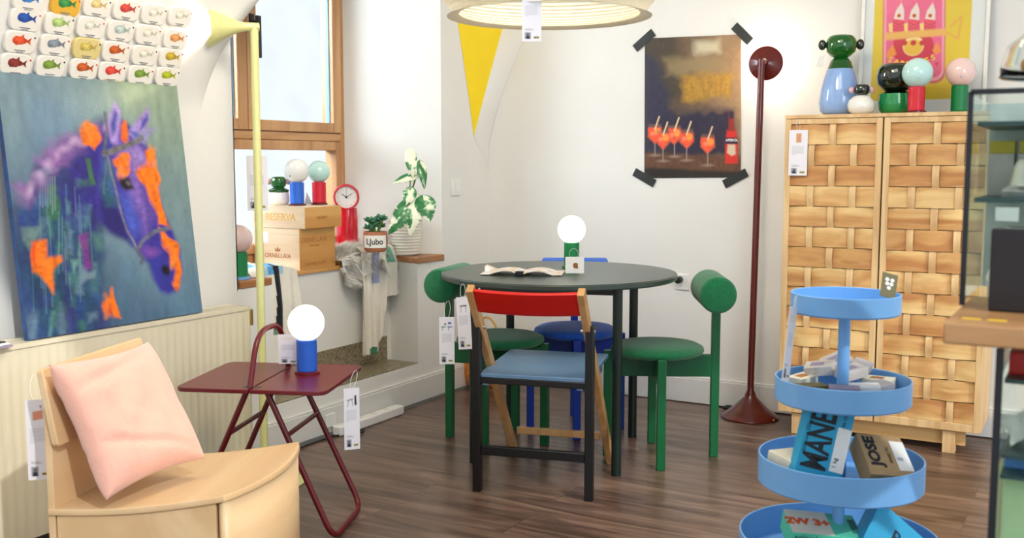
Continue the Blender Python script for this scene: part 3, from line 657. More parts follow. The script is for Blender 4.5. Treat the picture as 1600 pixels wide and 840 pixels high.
# magazine on table
mg = thing('open_magazine', 'open magazine with curled pages lying on the round table', 'magazine', PZ(818, 427, .7505), math.radians(22))
for k, (s, n_) in enumerate(((-1, 'page'), (1, 'page'))):
    def f(u, v, s=s): 
        x = s*u*.165; z = .004+.016*math.sin(min(1, u*1.3)*PI)*(1-.3*v)+(.022*max(0, u-.7)/.3 if s < 0 and v > .6 else 0); return (x, (v-.5)*.20*(1-.1*u), z)
    def cf(u, v, s=s):
        k = noise.noise(Vector((u*5+s*3, v*6, 0)))
        return lin((226, 208, 176)) if k > .12 else lin((196, 170, 160)) if k > .0 else lin((236, 232, 230))
    obj(n_, grid(f, 30, 20, cf), 'vc', mg, smooth=60, solid=.004)
bm = bx(-.02, .012, -.115, -.085, .0, .02); obj('binder_clip', bm, 'black_plastic', mg, bevel=.003)

# price tags -----------------------------------------------------------------
def tag_canvas(icon):
    c = Canvas(30, 78, (236, 234, 240)); rr = random.Random(sum(icon[0]))
    for k, (col, pts) in enumerate(icon[1]): c.poly(pts, col, .02)
    for k in range(9): c.line([(.16, .36+.022*k), (.16+.64*(1 if k < 8 else .3), .36+.022*k)], (176, 176, 184), .018, .02, .8)
    c.line([(.16, .775), (.5, .775)], (120, 120, 130), .02, .02, .8); c.line([(.16, .795), (.6, .795)], (110, 110, 120), .02, .02, .8)
    c.poly([(.14, .835), (.45, .835), (.45, .955), (.14, .955)], (150, 152, 164), .02)
    c.poly([(.19, .955), (.22, .90), (.38, .90), (.42, .955)], (34, 34, 44), .02); c.ell((.30, .875), .055, .05, (70, 62, 62), 0, .02)
    c.poly([(.60, .915), (.88, .91), (.88, .945), (.60, .95)], (212, 190, 70), .02)
    return c.out()
ICONS = {
 'stool': ((1, 2, 3), [((20, 120, 80), [(.15, .20), (.42, .20), (.42, .22), (.15, .22)]), ((20, 120, 80), [(.2, .22), (.24, .22), (.24, .28), (.2, .28)]), ((20, 120, 80), [(.34, .13), (.46, .13), (.46, .17), (.34, .17)]), ((30, 80, 180), [(.55, .20), (.85, .20), (.85, .22), (.55, .22)]), ((30, 80, 180), [(.6, .22), (.64, .22), (.64, .28), (.6, .28)]), ((30, 80, 180), [(.58, .11), (.78, .11), (.78, .15), (.58, .15)])]),
 'table': ((2, 2, 3), [((40, 46, 46), [(.25, .16), (.75, .15), (.75, .175), (.25, .18)]), ((90, 96, 96), [(.30, .18), (.33, .18), (.33, .29), (.30, .29)]), ((90, 96, 96), [(.66, .18), (.69, .18), (.69, .29), (.66, .29)])]),
 'side': ((3, 2, 3), [((60, 60, 66), [(.2, .19), (.6, .17), (.6, .185), (.2, .205)]), ((90, 90, 96), [(.30, .20), (.33, .20), (.25, .30), (.22, .30)]), ((90, 90, 96), [(.5, .19), (.53, .19), (.6, .29), (.57, .29)]), ((40, 40, 50), [(.68, .12), (.8, .12), (.82, .28), (.68, .28)])]),
 'chair': ((4, 2, 3), [((222, 150, 120), [(.3, .15), (.75, .13), (.75, .24), (.3, .26)]), ((160, 70, 60), [(.6, .08), (.7, .07), (.68, .12)])]),
 'lamp': ((5, 2, 3), [((220, 210, 190), [(.2, .1), (.8, .1), (.8, .14), (.2, .14)])]),
 'cabinet': ((6, 2, 3), [((210, 150, 110), [(.38, .08), (.66, .07), (.66, .27), (.38, .28)])]),
 'plain': ((7, 2, 3), [((230, 226, 222), [(.1, .1), (.9, .1), (.9, .2), (.1, .2)])])}
def price_tag(label, top, w_, h_, rz, icon, hook=None, tilt=0, roll=0):
    """top = point at the middle of the card's upper edge"""
    t = thing('price_tag', label, 'price tag', top, rz, 'hanging paper price tags')
    Rm = Matrix.Rotation(roll, 4, 'Y') @ Matrix.Rotation(tilt, 4, 'X')
    me = grid(lambda u, v: Rm @ Vector(((u-.5)*w_, -.0006, -v*h_)), 29, 77, tag_canvas(ICONS[icon])); obj('card_front', me, 'vc', t, smooth=0)
    bm = bx(-w_/2, w_/2, -.0005, .0005, -h_, 0); bmesh.ops.transform(bm, matrix=Rm, verts=bm.verts); obj('card', bm, 'paper', t, smooth=0)
    text('IKEA', w_*.125, 'ink', t, Rm @ basis((w_*.24, -.0008, -h_*.93), (1, 0, 0), (0, 0, 1)), 'logo', depth=.0001, bold=w_*.003)
    if hook is not None:
        hk = toloc(hook, top, rz); a = Vector((0, 0, -.006)); b = hk
        mid = (a+b)/2
        pts = []
        for k in range(17):
            q = 2*PI*k/16; s_ = (b-a)*.5; side = Vector((max(.006, (b-a).length*.14), 0, 0)); pts.append(mid+s_*math.cos(q)+side*math.sin(q))
        obj('string', tube(B(), pts[:-1], .0007, 5, closed=True), 'white_plastic', t)
    return t
RZV = YAW+.05
def vt(px, py, depth): return PD(px, py, depth)
# ================================================================== GREEN AND BLUE STOOL CHAIRS
def roll_chair(label, frame, cloth, loc, ang):
    """local +X points to the back post"""
    t = thing('roll_back_chair', label, 'chair', loc, ang, 'roll backed stools round the table')
    s = .034
    legs = [((.236, 0), .66), ((-.20, 0), .44), ((0, .205), .44), ((0, -.205), .44)]
    for (x, y), h in legs:
        obj('leg' if h < .6 else 'back_post', bx(x-s/2, x+s/2, y-s/2, y+s/2, 0, h), frame, t, bevel=.003)
    bm = B(); box(bm, -.20, .236, -.016, .016, .335, .425); box(bm, -.016, .016, -.19, -.016, .335, .425); box(bm, -.016, .016, .016, .19, .335, .425); obj('cross_frame', bm, frame, t, bevel=.002)
    obj('seat', lathe(B(), [(0, .426), (.165, .426), (.184, .434), (.190, .446), (.186, .458), (.165, .469), (.11, .476), (0, .478)], 64), cloth, t, smooth=60)
    mt = Matrix.Translation((.222, 0, .686)) @ Matrix.Rotation(PI/2, 4, 'X')
    obj('back_roll', lathe(B(), [(0, -.155), (.060, -.155), (.070, -.150), (.073, -.140), (.073, .140), (.070, .150), (.060, .155), (0, .155)], 56, mt), cloth, t, smooth=60)
    return t
roll_chair('green chair with padded roll back, right side of the table near the red floor lamp', 'green_frame', 'green_cloth', (1.395, -.99, 0), math.radians(27))
roll_chair('green chair with padded roll back, left side of the table with a price tag', 'green_frame', 'green_cloth', (.722, -1.108, 0), math.radians(191))
roll_chair('bright blue chair with padded roll back, behind the table', 'blue_frame', 'blue_cloth', (.905, -.745, 0), math.radians(118))

# ================================================================== FOLDING CHAIR
FO = Vector((1.200, -1.695, 0)); fa = math.atan2(.243, .97)
fc = thing('folding_chair', 'folding chair with red back rail, blue seat and black legs in front of the table', 'chair', FO, fa)
hw = .205
def side(bm, a, b, x, wx, wy): return beam(bm, (x, a[0], a[1]), (x, b[0], b[1]), wx, wy, ref=(1, 0, 0))
for s in (-1, 1):
    obj('black_leg', side(B(), (-.004, 0), (-.004, .632), s*(hw+.004), .030, .034), 'black_wood', fc, bevel=.003)
    d = Vector((-.13-.487, .768)); 
    obj('wooden_stile', side(B(), (.487, 0), (-.118, .765), s*(hw-.006), .026, .038), 'beech', fc, bevel=.003)
    # upper outer cheeks where the stile widens to the rail
    obj('hinge_pin', tube(B(), [(s*(hw-.03), -.002, .61), (s*(hw+.022), -.002, .61)], .006, 16), 'silver', fc)
def rail(u, v):
    x = (u-.5)*2*(hw-.012); q = v*.105; bow = .018*(1-(2*u-1)**2)
    y0, z0 = -.118, .768; dy, dz = .62, -.785
    return (x, y0-.004+dy*q - bow + .004, z0-.008+dz*q-.006*(1-(2*u-1)**2))
obj('back_rail', grid(rail, 24, 6), 'red_paint', fc, smooth=60, solid=.014, bevel=.002)
bm = B(); prism(bm, rrect(2*hw-.01, .43, .012, cy=.205, cx=.0), 0, .016, Matrix.Translation((0,0,.426)) @ Matrix.Rotation(.035,4,'X')); obj('seat', bm, 'seat_blue', fc, bevel=.003)
bm = B()
for s in (-1, 1): box(bm, s*.175-.012, s*.175+.012, -.012, .36, .398, .428)
obj('seat_rail', bm, 'seat_blue', fc, bevel=.002)
obj('seat_bar', bx(-hw+.008, hw-.008, -.016, -.002, .405, .428), 'black_wood', fc, bevel=.003)
obj('lower_stretcher', bx(-hw+.01, hw-.01, -.014, .010, .138, .172), 'black_wood', fc, bevel=.003)
yq = .487-.10*.79; obj('front_stretcher', bx(-hw+.035, hw-.035, yq-.012, yq+.012, .115, .142), 'beech', fc, bevel=.003)

# tags near the table
price_tag('tall white price tag hanging from the left green chair back', vt(708-10, 495, 3.98), .058, .182, RZV, 'stool', vt(700, 470, 4.02))
price_tag('white price tag hanging from the round table edge beside the left chair', vt(723, 464, 3.96), .052, .20, RZV-.15, 'table', vt(723, 443, 4.0), roll=-.05)
tcard = thing('picture_card', 'small white card with a tiny bird picture, hanging on the lit green lamp', 'card', vt(898, 414, 4.22), RZV)
obj('card', bx(-.038, .038, -.0006, .0006, -.033, .034), 'paper', tcard, smooth=0)
obj('bird_print', prism(B(), [(-.008, -.012), (.010, -.014), (.008, .008), (-.006, .010), (-.012, 0)], 0, .0004, basis((0.004, -.0007, 0), (1, 0, 0), (0, 0, 1))), 'burnt', tcard, smooth=0)
obj('string', tube(B(), [(.018*math.cos(2*PI*k/20)-.004, .0, .045+.022*math.sin(2*PI*k/20)) for k in range(20)], .0006, 5, closed=True), 'white_plastic', tcard)

# ================================================================== SIDE TABLE
sc = Vector((.590, -2.374, 0)); sa = math.radians(22)
stb = thing('side_table', 'burgundy metal side table with a split top and a tube handle', 'table', sc, sa)
w2, d2 = .49, .44
for s in (-1, 1):
    bm = B(); pts = []
    if s < 0: pts = [(-.003, -d2/2), (-.003, d2/2)]+[p for p in rrect(w2, d2, .035) if p[0] < -.1]
    else: pts = [(.003, d2/2), (.003, -d2/2)]+[p for p in (rrect(w2, d2, .035)[14+7:]+rrect(w2, d2, .035)[:7]) if p[0] > .1]
    if s < 0: pts = [(-.003, -d2/2), (-.003, d2/2)]+rrect(w2, d2, .035)[7:21]
    prism(bm, pts, .487, .50); obj('table_panel', bm, 'burgundy_top', stb, bevel=.002)
fp = .15
for s in (-1, 1):
    bm = B()
    tube(bm, fillet([(s*.03, -fp, .487), (s*.245, -fp-.01, .012), (s*.245, fp+.01, .012), (s*.03, fp, .487)], .06, 8), .0095, 16)
    zc = .34; t_ = (.487-zc)/.475; xc = s*(.03+t_*.215)
    tube(bm, [(xc, -fp-.003, zc), (xc, fp+.003, zc)], .008, 14)
    obj('leg_frame', bm, 'burgundy', stb)
hn = B(); tube(hn, fillet([(-.012, -.180, .49), (-.012, -.105, .662), (-.012, .105, .662), (-.012, .180, .49)], .09, 10), .009, 16); obj('handle', hn, 'burgundy', stb)
obj('handle_slot', bx(-.03, .025, -.19, -.17, .5, .5006), 'dark_metal', stb, smooth=0)
obj('handle_slot', bx(-.03, .025, .17, .19, .5, .5006), 'dark_metal', stb, smooth=0)
globe_lamp('lit globe lamp with blue base on the burgundy side table', PZ(480, 583, .50), 'lamp_blue', 'burgundy', 'opal_lit', True, .0605, .105, .034, 2.2)
price_tag('long white price tag hanging from the right corner of the burgundy side table', vt(549, 606, 3.30), .050, .198, RZV+.3, 'side', vt(556, 578, 3.32))
price_tag('short white price tag beside the burgundy handle behind the blue lamp', vt(450, 522, 3.50), .066, .10, RZV, 'plain')

# ================================================================== LIME FLOOR LAMP
lp = thing('floor_lamp', 'tall pale lime floor lamp with a cone shade, beside the radiator', 'floor lamp', (.245, -2.06, 0))
obj('base', lathe(B(), [(0, 0), (.150, 0), (.153, .004), (.150, .008), (.080, .030), (.022, .052), (.0148, .075), (0, .075)], 64), 'lime', lp, smooth=50)
topp = PD(397, 42, 3.88); tl = Vector(topp)-Vector((.245, -2.06, 0))
obj('pole', tube(B(), [(0, 0, .05), (tl.x*.95, tl.y*.95, tl.z-.03), ], .0148, 24), 'lime', lp)
ax = Vector((-.62, -.78, -.04)).normalized(); tc_ = Vector((tl.x, tl.y, tl.z))
mt = Matrix.Translation(tc_) @ ax.to_track_quat('Z', 'Y').to_matrix().to_4x4()
obj('cone_shade', lathe(B(), [(.0, -.020), (.0148, -.018), (.016, .03), (.022, .06), (.04, .10), (.066, .145), (.078, .165), (.074, .163), (.036, .098), (.012, .05), (0, .045)], 56, mt), 'lime', lp, smooth=50)
obj('cap', tube(B(), [tc_+Vector((0, 0, -.045)), tc_+Vector((0, 0, .008))], .0155, 24), 'lime', lp)
obj('bulb', sphere(B(), tc_+ax*.11, .020), 'opal_lit', lp, smooth=80)
L = bpy.data.lights.new('lime_lamp_beam', 'SPOT'); L.energy = 130; L.spot_size = 1.75; L.spot_blend = .5; L.color = (1, .82, .55); L.shadow_soft_size = .03
lo = bpy.data.objects.new('lime_lamp_beam', L); COL.objects.link(lo); lo.parent = lp; lo.location = tc_+ax*.145; lo.rotation_euler = (Vector((-.45, -.9, .05))).to_track_quat('-Z', 'Y').to_euler()

# ================================================================== RED FLOOR LAMP
rp_ = Vector((1.540, -.160, 0))
rl_ = thing('floor_lamp', 'tall dark red floor lamp with its round shade turned to the back wall', 'floor lamp', rp_)
obj('base', lathe(B(), [(0, 0), (.132, 0), (.135, .005), (.132, .010), (.085, .045), (.030, .100), (.016, .135), (.0155, .16), (0, .16)], 64), 'brown_red', rl_, smooth=50)
hp_ = PD(1190, 97, 4.84)-rp_
obj('pole', tube(B(), [(0, 0, .14), (hp_.x, hp_.y, hp_.z-.0)], .0158, 24), 'brown_red', rl_)
ax2 = (Vector((-.10, 1, -.05))).normalized()
hc = Vector(hp_)
mt = Matrix.Translation(hc+Vector((.012, 0, 0))) @ ax2.to_track_quat('Z', 'Y').to_matrix().to_4x4()
obj('cone_shade', lathe(B(), [(0, -.014), (.0158, -.012), (.018, .01), (.045, .022), (.080, .044), (.077, .044), (.040, .022), (.014, .012), (0, .011)], 56, mt), 'brown_red', rl_, smooth=50)
obj('cap', tube(B(), [hc+Vector((0, 0, -.03)), hc+Vector((0, 0, .012))], .0165, 24), 'brown_red', rl_)
obj('switch_knob', sphere(B(), (.128, -.05, .012), .006), 'brass', rl_)
point('red_lamp_bulb', hc+Vector((.014, .050, 0)), 3.2, (1, .86, .64), .012, rl_)
fs = thing('foot_switch', 'black foot switch with a looped cable beside the red lamp base', 'foot switch', PZ(1137, 640)+Vector((0, .02, 0)))
obj('switch', sphere(B(), (0, 0, .006), .024, 1.2, .9, .6), 'black_plastic', fs)
obj('cable', tube(B(), fillet([(.17, .1, .005), (.10, .06, .004), (.02, .015, .004), (-.08, .02, .004), (-.10, .09, .004), (0, .11, .004), (.12, .125, .02)], .05), .003, 8), 'cable_black', fs)

# ================================================================== WALL POSTER
def pp(px, py): return PY(px, py, -.0015)
po = thing('wall_poster', 'dark poster with five orange drinks and a bottle, taped to the back wall', 'poster', PY(1082, 168, -.0015))
pc = [(1008, 60), (1158, 54), (1158, 277), (1007, 278)]
c = Canvas(200, 290, (74, 62, 44), pc)
n1 = vnoise(290, 200, 6, 5, 31)[..., None]; Xv = c.X[..., None]; Yv = c.Y[..., None]
k = np.clip(Xv*1.3-.35+(n1-.5)*.4, 0, 1); base = A_((66, 54, 38))*(1-k)+A_((158, 126, 92))*k
k = np.clip(Yv*2.6-1.9, 0, 1); base = base*(1-k)+A_((58, 40, 28))*k; c.a = base*(1+.2*(vnoise(290, 200, 40, 40, 5)[..., None]-.5))
c.poly([(1008, 85), (1030, 95), (1052, 170), (1060, 235), (1008, 240)], (36, 36, 62), .05, .9, .06, .4)
# plain stand-in: soft colour fields of mustard, cream and navy
c.poly([(1040, 92), (1128, 84), (1132, 112), (1042, 118)], (150, 128, 88), .05, .7, .06)
c.poly([(1068, 118), (1146, 112), (1144, 150), (1070, 158)], (172, 128, 40), .04, .9, .05, .3)
c.poly([(1052, 176), (1148, 168), (1150, 244), (1050, 248)], (32, 28, 56), .05, .95, .05, .3)
c.poly([(1086, 66), (1124, 64), (1126, 80), (1088, 84)], (206, 196, 164), .04, .85, .04)
c.poly([(1006, 238), (1158, 244), (1158, 270), (1007, 262)], (96, 62, 40), .02, .95, .02, .4)
c.poly([(1006, 262), (1158, 268), (1158, 280), (1006, 280)], (36, 30, 26), .015, .9, .01)
for gx, gy in ((1024, 211), (1055, 213), (1037, 220), (1074, 219), (1107, 227)):
    c.line([(gx, gy+8), (gx, gy+30)], (176, 160, 150), .008, .006, .8); c.ell((gx, gy+31), .055, .014, (150, 130, 116), 0, .01, .7)
    c.poly([(gx-10, gy-18), (gx+10, gy-18), (gx+11, gy+2), (gx, gy+13), (gx-11, gy+2)], (130, 92, 84), .01, .6); c.poly([(gx-10, gy-13), (gx+10, gy-13), (gx+11, gy+1), (gx, gy+12), (gx-11, gy+1)], (232, 82, 46), .012, 1, .01, .3)
    c.ell((gx+4, gy-6), .035, .036, (246, 150, 60), 0, .012, .9); c.ell((gx-4, gy-3), .02, .02, (240, 140, 110), 0, .012, .8); c.line([(gx, gy-10), (gx+7, gy-30)], (226, 196, 150), .014, .005)
c.poly([(1137, 202), (1150, 202), (1153, 218), (1153, 255), (1134, 255), (1134, 218)], (206, 44, 34), .01, 1); c.poly([(1140, 174), (1147, 174), (1148, 204), (1139, 204)], (150, 40, 30), .01); c.poly([(1140, 173), (1147, 173), (1147, 184), (1140, 184)], (40, 40, 60), .01)
c.poly([(1134, 214), (1153, 214), (1153, 224), (1134, 224)], (26, 36, 66), .008); c.poly([(1138, 225), (1149, 225), (1150, 240), (1144, 243), (1137, 238)], (210, 190, 160), .01)
P0 = PY(1082, 168, -.0015); q = [PY(a, b, -.0015)-P0 for a, b in pc]
def pf(u, v):
    a = q[0].lerp(q[1], u); b = q[3].lerp(q[2], u); p = a.lerp(b, v); p.y = -.003-.004*math.sin(u*7)*math.sin(v*5)*0; return p
obj('sheet', grid(pf, 199, 289, c.out()), 'poster', po, smooth=0)
text('APEROL', .018, 'white_ink', po, basis(PY(1143.5, 219, -.0052)-P0, (1, 0, 0), (0, 0, 1)), sx=.95, bold=.0003)
for (a, b, lab) in (((992, 76), (1021, 50), 'upper left'), ((1147, 40), (1172, 65), 'upper right'), ((991, 268), (1023, 287), 'lower left'), ((1131, 288), (1167, 269), 'lower right')):
    A, Bq = PY(a[0], a[1], -.006), PY(b[0], b[1], -.006); mid = (A+Bq)/2
    bm = B(); beam(bm, A-mid, Bq-mid, .042, .0008, ref=(Bq-A).cross(Vector((0, 1, 0)))); o = obj('tape_strip', bm, 'black_tape', smooth=0); o.location = mid
    tag(o, 'strip of black tape on the %s corner of the dark poster' % lab, 'tape', 'black tape strips on the poster')

# ================================================================== CABINET
CX0, CX1, CY0, CY1, CZ0, CZ1 = 1.727, 2.560, -.365, -.02, .095, 1.392
cb_ = thing('woven_cabinet', 'tall pine cabinet with woven strip doors on the back wall', 'cabinet', ((CX0+CX1)/2, (CY0+CY1)/2, 0))
O = Vector(cb_.location)
def cbx(*a): return bx(a[0]-O.x, a[1]-O.x, a[2]-O.y, a[3]-O.y, a[4], a[5])
bm = B(); y0 = CY0+.022
for a in ((CX0, CX0+.018, y0, CY1, CZ0, CZ1), (CX1-.018, CX1, y0, CY1, CZ0, CZ1), (CX0+.018, CX1-.018, y0, CY1, CZ0, CZ0+.018), (CX0, CX1, CY0-.004, CY1, CZ1, CZ1+.016), (CX0+.018, CX1-.018, CY1-.01, CY1, CZ0, CZ1)): box(bm, a[0]-O.x, a[1]-O.x, a[2]-O.y, a[3]-O.y, a[4], a[5])
obj('carcass', bm, 'pine_v', cb_, smooth=0, bevel=.002)
bm = B(); box(bm, CX0+.06-O.x, CX1-.06-O.x, CY0+.045-O.y, CY0+.065-O.y, .03, CZ0); obj('plinth_rail', bm, 'pine', cb_, smooth=0)
for fx in (CX0+.06, CX1-.145):
    for fy in (CY0+.01, CY1-.06): obj('foot', cbx(fx, fx+.05, fy, fy+.045, 0, CZ0-.001), 'pine_v', cb_, bevel=.002)
cen = 2.139
NR = 14
for dx0, dx1 in ((CX0+.002, cen-.003), (cen+.003, CX1-.002)):
    dz0, dz1 = CZ0+.004, CZ1-.002; st_ = .026
    bm = B()
    for a in ((dx0, dx0+st_, dz0, dz1), (dx1-st_, dx1, dz0, dz1), (dx0+st_, dx1-st_, dz1-.022, dz1), (dx0+st_, dx1-st_, dz0, dz0+.034)): box(bm, a[0]-O.x, a[1]-O.x, CY0-.004-O.y, CY0+.018-O.y, a[2], a[3])
    door = obj('door', bm, 'pine_v', cb_, smooth=0, bevel=.002)
    obj('backing', cbx(dx0+st_*.6, dx1-st_*.6, CY0+.016, CY0+.0175, dz0+.02, dz1-.01), 'pine_dark', door, smooth=0)
    ix0, ix1, iz0, iz1 = dx0+st_, dx1-st_, dz0+.034, dz1-.022; W = ix1-ix0; rh = (iz1-iz0)/NR
    cols = [.25, .5, .75]
    for r_ in range(NR):
        odd = r_ % 2      # from the top: row 0 shows the middle upright
        z1_ = iz1-r_*rh; z0_ = z1_-rh
        def sf(u, v, odd=odd, z0_=z0_, z1_=z1_):
            ph = u*4*PI
            s_ = math.cos(u*4*PI)   # at u=.25 ->-1 .. .5->+1
            k = s_ if odd == 0 else -s_
            # strip passes behind the showing upright (k=+1 -> back)
            yy = CY0+.004+.006*k
            return (ix0+u*W-O.x, yy-O.y, z0_+.0015+v*(z1_-z0_-.003))
        obj('woven_strip', grid(sf, 64, 1), 'pine', door, smooth=0, solid=.003)
    for ci, cu_ in enumerate(cols):
        def vf(u, v, cu_=cu_, ci=ci):
            fr = v*NR; k = math.sin(PI*(fr-0))  # crosses zero at row edges
            sgn = (1 if ci == 1 else -1)
            yy = CY0+.004-.008*sgn*k
            return (ix0+cu_*W-.0135+u*.027-O.x, yy-O.y, iz1-v*(iz1-iz0))
        obj('woven_upright', grid(vf, 1, 168), 'pine_v', door, smooth=0, solid=.003)
p = PY(1248, 203, CY0-.012); price_tag('white price tag hanging on the upper left of the woven cabinet door', p, .080, .196, .0, 'cabinet', PY(1247, 187, CY0-.010))

# figures and lamps on the cabinet
CT = CZ1+.016
def bear(label, loc, prof, bodym, headz, hr, headm, earm, er, ez, ears=True, split=None, rz=0):
    t = thing('glass_figure', label, 'vase', loc, YAW-.15+rz, 'glass animal shaped vases on the cabinet')
    obj('body', lathe(B(), prof, 56), bodym, t, smooth=60)
    hp2 = [(hr*.42, headz-hr*.80), (hr*.62, headz-hr*.70), (hr*.93, headz-hr*.40), (hr*1.0, headz-.0), (hr*.95, headz+hr*.38), (hr*.8, headz+hr*.62), (hr*.55, headz+hr*.70), (0, headz+hr*.71)]
    if split: hp2 = split+hp2
    obj('head', lathe(B(), hp2, 56), headm, t, smooth=60)
    if ears:
        for s in (-1, 1): obj('ear', sphere(B(), (s*(hr+er*.62), 0, ez), er, .75, .6, 1.0), earm, t, smooth=80)
    return t
def ctop(px, dy=-.16): p = PY(px, 180, dy); return Vector((p.x, dy, CT))
D1 = -.20
bear('tall periwinkle glass animal vase with a green head and round ears, leftmost on the cabinet', ctop(1311, D1), [(0, 0), (.060, 0), (.082, .020), (.088, .055), (.082, .11), (.068, .17), (.056, .203)], 'blue_opaque_glass', .303, .066, 'green_glass', 'dark_glass', .023, .308,
     split=[(.056, .203), (.046, .232), (.038, .246)])
bear('small glass animal vase with milk white body, dark green head and pink ears', ctop(1345, D1-.10), [(0, 0), (.035, 0), (.052, .014), (.058, .036), (.052, .058), (.036, .074), (.022, .080)], 'white_glass', .103, .033, 'dark_glass', 'pink_glass', .015, .103, rz=.1)
bear('medium glass animal vase with green body and large dark head, behind the red based lamp', ctop(1398, D1), [(0, 0), (.05, 0), (.066, .020), (.070, .05), (.066, .088)], 'green_opaque_glass', .160, .080, 'dark_glass', 'dark_glass', .02, .16, ears=False, split=[(.066, .088), (.048, .098)])
globe_lamp('globe lamp with red base and mint white globe on top of the woven cabinet', ctop(1431, D1-.09), 'lamp_red', 'brown_red', 'opal_mint', R_=.062, hb=.098)
globe_lamp('globe lamp with green base and pink globe, right end of the cabinet top', ctop(1498, D1+.02), 'lamp_green', 'lamp_green', 'opal_pink', R_=.060, hb=.105)
wt = thing('paper_tag', 'blank white paper tag on the tall periwinkle glass animal', 'tag', PY(1283, 96, D1-.06), RZV)
bm = B(); prism(bm, [(-.012, .02), (.016, .028), (.006, -.028), (-.022, -.022)], 0, .0006, basis((0, 0, 0), (1, 0, 0), (0, 0, 1))); obj('card', bm, 'paper', wt, smooth=0)

# sardine print, framed, standing on the cabinet against the wall
fy = -.075
fb0 = PY(1340, 180, fy); 
fr = thing('framed_print', 'framed pink and yellow sardine tin print leaning on the wall behind the vases', 'framed picture', (PY(1437, 170, fy).x, fy, CT))
FW, FH = .525, .72
fo = B(); s = .016; bt = .0
mtilt = Matrix.Rotation(-math.atan2(.045, FH), 4, 'X')
for a in ((-FW/2, -FW/2+s, 0, FH), (FW/2-s, FW/2, 0, FH), (-FW/2+s, FW/2-s, 0, s), (-FW/2+s, FW/2-s, FH-s, FH)): box(fo, a[0], a[1], -.012, .01, a[2], a[3])
bmesh.ops.transform(fo, matrix=mtilt, verts=fo.verts); obj('frame', fo, 'white_paint', fr, smooth=0, bevel=.002)
PWu, PHu = FW-2*s, FH-2*s
c = Canvas(250, 350, (240, 240, 236))
x0c, x1c, y1c = .075, .885, .925
c.poly([(x0c, .075), (x1c, .075), (x1c, y1c), (x0c, y1c)], (234, 200, 50), .006)
def cpx(px, py):   # photo pixel to picture uv
    p = PY(px, py, fy)-Vector(fr.location); return ((p.x+PWu/2)/PWu, 1-(p.z-s)/PHu)
def cp(pts): return [cpx(*p) for p in pts]
def rr_uv(x0, x1, y0, y1, r, n=6):
    return [(a, b) for a, b in [( (x0+x1)/2+px_, (y0+y1)/2+py_) for px_, py_ in rrect(x1-x0, y1-y0, r, n)]]
c.poly(cp(rr_uv(1378, 1476, -110, 130, 18)), (214, 98, 110), .008); c.poly(cp(rr_uv(1380, 1474, -108, 126, 16)), (250, 170, 190), .006); c.poly(cp(rr_uv(1383, 1471, -104, 121, 14)), (240, 100, 140), .006)
for fx_ in (1402, 1426, 1451):
    c.poly(cp([(fx_-7, 55), (fx_-9, 32), (fx_-4, 14), (fx_+5, 2), (fx_+9, 14), (fx_+10, 32), (fx_+8, 55)]), (236, 74, 96), .006)
    c.poly(cp([(fx_-7, 28), (fx_-4, 15), (fx_+5, 2), (fx_+9, 14), (fx_+9, 30)]), (246, 226, 214), .006); c.ell(cpx(fx_+1, 23), .018, .018, (230, 120, 50), 0, .005); c.ell(cpx(fx_+1, 23), .008, .008, (120, 40, 30), 0, .005)
    for k in range(4): c.line(cp([(fx_-8, 34+k*5), (fx_+1, 38+k*5), (fx_+9, 34+k*5)]), (176, 40, 70), .005, .004)
    c.poly(cp([(fx_-15, 36), (fx_-9, 34), (fx_-9, 50), (fx_-14, 48)]), (250, 214, 120), .006)
c.poly(cp(rr_uv(1394, 1458, 50, 98, 20)), (214, 40, 70), .006); c.ell(cpx(1426, 71), .105, .105, (214, 40, 70), 0, .006); c.ell(cpx(1426, 71), .088, .088, (250, 222, 160), 0, .006); c.ell(cpx(1426, 73), .078, .070, (240, 190, 60), 0, .006)
for k in range(3): c.ell(cpx(1412+14*k, 66), .024, .024, (206, 40, 50), 0, .006)
c.poly(cp([(1382, 50), (1478, 43), (1480, 54), (1382, 62)]), (240, 180, 90), .010); c.line(cp([(1480, 50), (1496, 60), (1502, 24), (1484, 40)]), (236, 176, 70), .022, .006)
c.poly(cp([(1384, 82), (1394, 68), (1400, 84), (1386, 92)]), (246, 150, 60), .008); c.poly(cp([(1456, 78), (1464, 64), (1470, 80), (1462, 84)]), (246, 150, 60), .008)
c.poly(cp([(1460, 98), (1466, 96), (1463, 104)]), (220, 40, 60), .005)
obj('print', grid(lambda u, v: mtilt @ Vector(((u-.5)*PWu, -.0005, s+(1-v)*PHu)), 249, 349, c.out()), 'poster', fr, smooth=0)
for k, ch in enumerate('SARDINES'):
    u_ = 1390+k*9.6; yv = 93+ -.0115*(u_-1424)**2*.6+ (-.12*(u_-1424)) ; yv = 100-((u_-1424)/36)**2*10-(u_-1424)*.06
    uv = cpx(u_, yv); a = -math.atan((u_-1424)/36*.5)*-1
    text(ch, .034, 'yellow_ink', fr, mtilt @ Matrix.Translation(((uv[0]-.5)*PWu, -.0012, s+(1-uv[1])*PHu)) @ Matrix.Rotation(-a+0.0, 4, 'Y') @ basis((0, 0, 0), (1, 0, 0), (0, 0, 1)), bold=.0012)
obj('backing_board', (lambda b_: (bmesh.ops.transform(b_, matrix=mtilt, verts=b_.verts), b_)[1])(bx(-FW/2+s, FW/2-s, .002, .008, s, FH-s)), 'kraft', fr, smooth=0)
obj('glazing', (lambda b_: (bmesh.ops.transform(b_, matrix=mtilt, verts=b_.verts), b_)[1])(bx(-FW/2+s, FW/2-s, -.006, -.004, s, FH-s)), 'glass_pane', fr, smooth=0)

